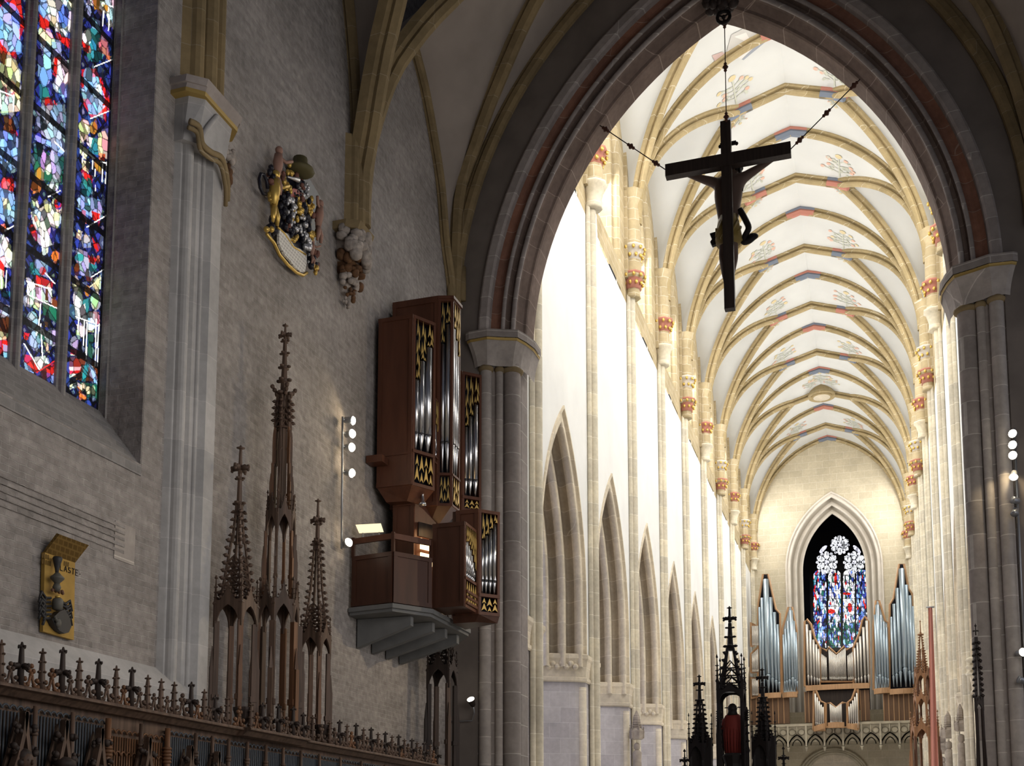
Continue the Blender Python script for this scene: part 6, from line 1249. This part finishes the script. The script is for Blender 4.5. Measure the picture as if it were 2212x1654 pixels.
def canopied(px, top, low, X=None, Y=None, label='', s=1., hat=True):
    g = lambda y: (aX(px, y, X) if X is not None else aY(px, y, Y)); p = g(low); z = lambda y: p.z+(low-y)*(g(low-100).z-p.z)/100
    t = thing('canopied_statue', label, 'statue', (p.x, p.y, z(low)))
    b = MB(); b.lathe((p.x, p.y, 0), [(.3*s, z(top+62)), (.34*s, z(top+50)), (.36*s, z(top+44)), (.2*s, z(top+36)), (.16*s, z(top+14)), (.03, z(top))], 6, sm=False)
    for k in range(6): b.lathe((p.x, p.y, z(top+10+5*k)), [(.05*s, -.06), ((.14+.025*k)*s, 0), (.05*s, .06)], 6, sm=False)
    for q in ring((p.x, p.y), .32*s, 6, 0): pinnacle(b, q, z(top+60), z(top+30), .05*s)
    b.build('canopy', grey, t)
    h0, h1 = z(low), z(top+70); h = h1-h0
    b = MB(); b.lathe((p.x, p.y, 0), [(.2*s, h0), (.24*s, h0+h*.3), (.2*s, h0+h*.6), (.23*s, h0+h*.78), (.08*s, h0+h*.85)], 10, sy=.75); b.ball((p.x, p.y, h0+h*.92), h*.075, 8, (1, 1, 1.25)); b.build('figure', grey, t)
    b = MB(); b.lathe((p.x, p.y, 0), [(.06*s, h0-.5*s), (.26*s, h0-.1*s), (.26*s, h0)], 6, sm=False); b.build('console', grey, t)
canopied(2081, 1510, 1690, X=XR-.5, label='grey stone statue under a pointed canopy on the nearest right nave pier', s=.8)
canopied(2054, 1525, 1700, X=XR-.5, label='grey stone statue under a canopy on the second nearest right nave pier', s=1.)
canopied(2040, 1560, 1710, X=XR-.5, label='grey stone statue under a canopy on the third nearest right nave pier', s=1.)
canopied(1377, 1535, 1700, X=XL+.45, label='grey stone statue under a canopy on the left nave arcade pier', s=1.)
Yd = 28.3; c = (aY(2119, 1500, Yd).x-.05, Yd); z_ = lambda y: aY(2119, y, Yd).z
spire('carved_spire', 'dark slender carved spire in front of the right chancel pillar', 'spire', c, [('posts', z_(1800), z_(1530), .09, .045, 4), ('canopy', z_(1535), z_(1515), .1, 1.4, 4), ('cone', z_(1515), z_(1430), .075, .05, 4), ('cone', z_(1440), z_(1375), .055, .02, 4), ('leaf', z_(1362), z_(1348), .06, 0, 0)], M['oak_dark'])
b = MB()
for py, e in ((1425, .12), (1440, .2), (1455, .06)): p = aX(2108, py, XR-.35); b.ball(p, .3, 8, (1.3, 1, .5))
b.build('shaft_capital', M['shaft'], nwr)

# ================================================================== painting on the nave vault
from mathutils.bvhtree import BVHTree
BV = BVHTree.FromPolygons([v.co for v in ceil_nave.data.vertices], [p.vertices[:] for p in ceil_nave.data.polygons])
def zweb(x, y):
    h = BV.ray_cast(Vector((x, y, 33)), Vector((0, 0, 1))); return (h[0].z if h[0] else 40)-.035
fc = [plain('fresco_red', (.62,.40,.31), .9), plain('fresco_ochre', (.60,.50,.30), .9), plain('fresco_green', (.50,.51,.43), .9)]
def disc(b, x, y, r, n=7):
    b.add([(x+r*math.cos(2*PI*k/n), y+r*math.sin(2*PI*k/n), zweb(x+r*math.cos(2*PI*k/n), y+r*math.sin(2*PI*k/n))) for k in range(n)], [tuple(range(n))])
def strip(b, x0, y0, x1, y1, w):
    d = Vector((x1-x0, y1-y0)).normalized()*w; n_ = (-d.y, d.x); m = 3
    for i in range(m):
        a, c = i/m, (i+1)/m; q = [(lerp(x0, x1, a)+n_[0], lerp(y0, y1, a)+n_[1]), (lerp(x0, x1, c)+n_[0], lerp(y0, y1, c)+n_[1]), (lerp(x0, x1, c)-n_[0], lerp(y0, y1, c)-n_[1]), (lerp(x0, x1, a)-n_[0], lerp(y0, y1, a)-n_[1])]
        b.add([(u, v, zweb(u, v)) for u, v in q], [(0, 1, 2, 3)])
rg = random.Random(2)
def flower(x, y, s, up=-1):
    B = [MB(), MB(), MB()]; strip(B[2], x, y, x, y+up*1.9*s, .035)
    for t_ in (.45, .75, 1.05, 1.35):
        for sg in (-1, 1):
            ex, ey = x+sg*(.85-.35*t_*.6+rg.uniform(-.2, .2))*s, y+up*(t_+.3+rg.uniform(-.2, .25))*s; strip(B[2], x, y+up*t_*s, ex, ey, .025)
            disc(B[rg.choice((0, 0, 1))], ex, ey, .13*s); [disc(B[2], x+sg*rg.uniform(.08, .6)*s, y+up*(t_+rg.uniform(-.1, .4))*s, rg.uniform(.05, .1)*s, 5) for _ in range(4)]
    disc(B[1], x, y+up*2.0*s, .2*s)
    for i in range(3): B[i].build('painted_flower', fc[i], ceil_nave, fix=False)
for k, ym in keys:
    if k == 0: continue
    if k == len(YP)-3: flower(VC, ym-1.3, 1.0); flower(VC-.9, ym-1.1, .7); flower(VC+.9, ym-1.1, .7); continue
    for sg in (-1, 1): flower(VC+sg*KO, ym-.45, 1.); flower(VC+sg*KO, ym+.4, .45, 1)
def decal(px, mat, name='painted_angel'):
    pts = []
    for x, y in px:
        d = ray(x, y).normalized(); h = BV.ray_cast(Vector((0, 0, 0)), d)
        if h[0] is None: return
        pts.append(h[0]-d*.05)
    b = MB(); c = sum(pts, Vector())/len(pts); d = c.normalized(); h = BV.ray_cast(Vector((0, 0, 0)), d); c = (h[0] or c)-d*.05; n = len(pts)
    b.add(pts+[c], [(i, (i+1) % n, n) for i in range(n)]); b.build(name, mat, ceil_nave, fix=False)
pg = [plain('fresco_grey', (.50,.48,.45), .9), plain('fresco_pale', (.68,.64,.60), .9), plain('fresco_halo', (.62,.47,.20), .9), plain('fresco_slate', (.30,.32,.36), .9), plain('fresco_rose', (.52,.38,.35), .9)]
for p_, m in (([(1580,75),(1610,60),(1640,45),(1655,70),(1640,85),(1610,105),(1585,130),(1570,110)],0),([(1585,80),(1612,70),(1622,90),(1600,118),(1580,122)],1),([(1622,30),(1645,35),(1665,55),(1650,65),(1630,55)],1),([(1652,45),(1664,42),(1671,50),(1668,62),(1656,66),(1648,58)],2),([(1602,128),(1640,92),(1680,62),(1678,70),(1640,102),(1606,130)],3),([(1595,125),(1620,92),(1632,84),(1626,105),(1604,128)],1),([(1538,120),(1560,112),(1585,128),(1570,136),(1545,134)],4),([(1684,48),(1720,58),(1762,80),(1740,78),(1700,66)],4),([(1692,70),(1720,66),(1765,88),(1730,88)],0)): decal(p_, pg[m])
# ================================================================== LIGHT
def area(name, loc, aim, sx, sy, power, col=(1, 1, 1), spread=None):
    l = bpy.data.lights.new(name, 'AREA'); l.shape = 'RECTANGLE'; l.size = sx; l.size_y = sy; l.energy = power; l.color = col
    if spread: l.spread = spread
    o = bpy.data.objects.new(name, l); COL.objects.link(o); o.location = loc
    o.rotation_euler = (Vector(aim)-Vector(loc)).to_track_quat('-Z', 'Y').to_euler(); return o
def spot(name, loc, aim, power, ang, col, rad=.1, blend=.5):
    l = bpy.data.lights.new(name, 'SPOT'); l.energy = power; l.spot_size = ang; l.spot_blend = blend; l.color = col; l.shadow_soft_size = rad
    o = bpy.data.objects.new(name, l); COL.objects.link(o); o.location = loc
    o.rotation_euler = (Vector(aim)-Vector(loc)).to_track_quat('-Z', 'Y').to_euler(); return o
for k in range(len(YP)-1):
    y = (YP[k]+YP[k+1])/2
    area('clerestory_daylight', (XR+.85, y, 31.8), (XR-10, y, 26), 4.2, 6.5, 1220, (1, .985, .95))
    area('clerestory_daylight', (XL-.85, y, 31.8), (XL+10, y, 26), 4.2, 6.5, 1250, (1, .985, .96))
area('added_vault_fill', (XC, 70, FLOOR+.4), (XC, 70, 30), 9, 70, 1700, (1, .985, .96))  # added unseen fill at floor level, lifts the vault
area('aisle_daylight', (-19.5, 60, 8), (-10, 60, 7), 70, 10, 4500, (.66, .7, 1))
area('aisle_daylight', (13, 60, 8), (4, 60, 7), 70, 10, 2500, (.85, .88, 1))
area('hidden_nave_fill', (XC, 31.0, 31), (XC, 75, 15), 9, 8, 2600, (1, .96, .88))  # added fill hidden behind the chancel wall, brightens east-facing stone
area('choir_daylight', (4.2, 13, 6.5), (-11, 18, 4), 16, 8, 1020, (1, .955, .91))
_c0 = aY(2189, 960, YA-.5)
for _aim, _pw in (((-11, 20.5, 7), 900), ((-11, 18.5, 3.5), 700), ((-11, 21.5, 2), 420)): spot('spotlight_beam', (_c0.x-.15, _c0.y-.3, _c0.z), _aim, _pw, 1.0, (1, .8, .52), .06)
spot('desk_lamp_beam', (-9.7, 24.2, 7.5), (-10.2, 24.6, 6.9), 14, 2.2, (1, .75, .4), .05)
for _z, _p in ((9.6, 22), (8.6, 16), (6.9, 8)): spot('rail_lamp_beam', (WL+.55, 22.25, _z), (WL, 21.2, _z-.5), _p, 2.4, (1, .78, .48), .08)
spot('pillar_lamp_beam', (aY(2190, 1000, 28.4).x, 28.35, 9.2), (aY(2165, 1150, 28.9).x, 28.95, 7.6), 45, 1.9, (1, .8, .5), .06)
W = bpy.data.worlds.new('world'); SC.world = W; W.use_nodes = True
W.node_tree.nodes['Background'].inputs[0].default_value = (.75, .8, 1, 1); W.node_tree.nodes['Background'].inputs[1].default_value = .06
SC.view_settings.view_transform = 'Standard'; SC.view_settings.look = 'None'; SC.view_settings.exposure = 0
SC.cycles.use_denoising = True; SC.cycles.max_bounces = 6; SC.cycles.diffuse_bounces = 4
SC.cycles.sample_clamp_indirect = 4

GR = {'carved_spire': 'carved oak spires in the choir', 'tabernacle_spire': 'backlit, dark-coloured spires in front of the arch', 'chain': 'chains of the hanging crucifix', 'canopied_statue': 'statues under canopies on the nave piers', 'console_cup': 'console cups on the choir stalls', 'lamp_rail': 'lamp rails of the choir'}
for o in list(COL.objects):
    g = GR.get(o.name.split('.')[0])
    if g and o.parent is None: o['group'] = g
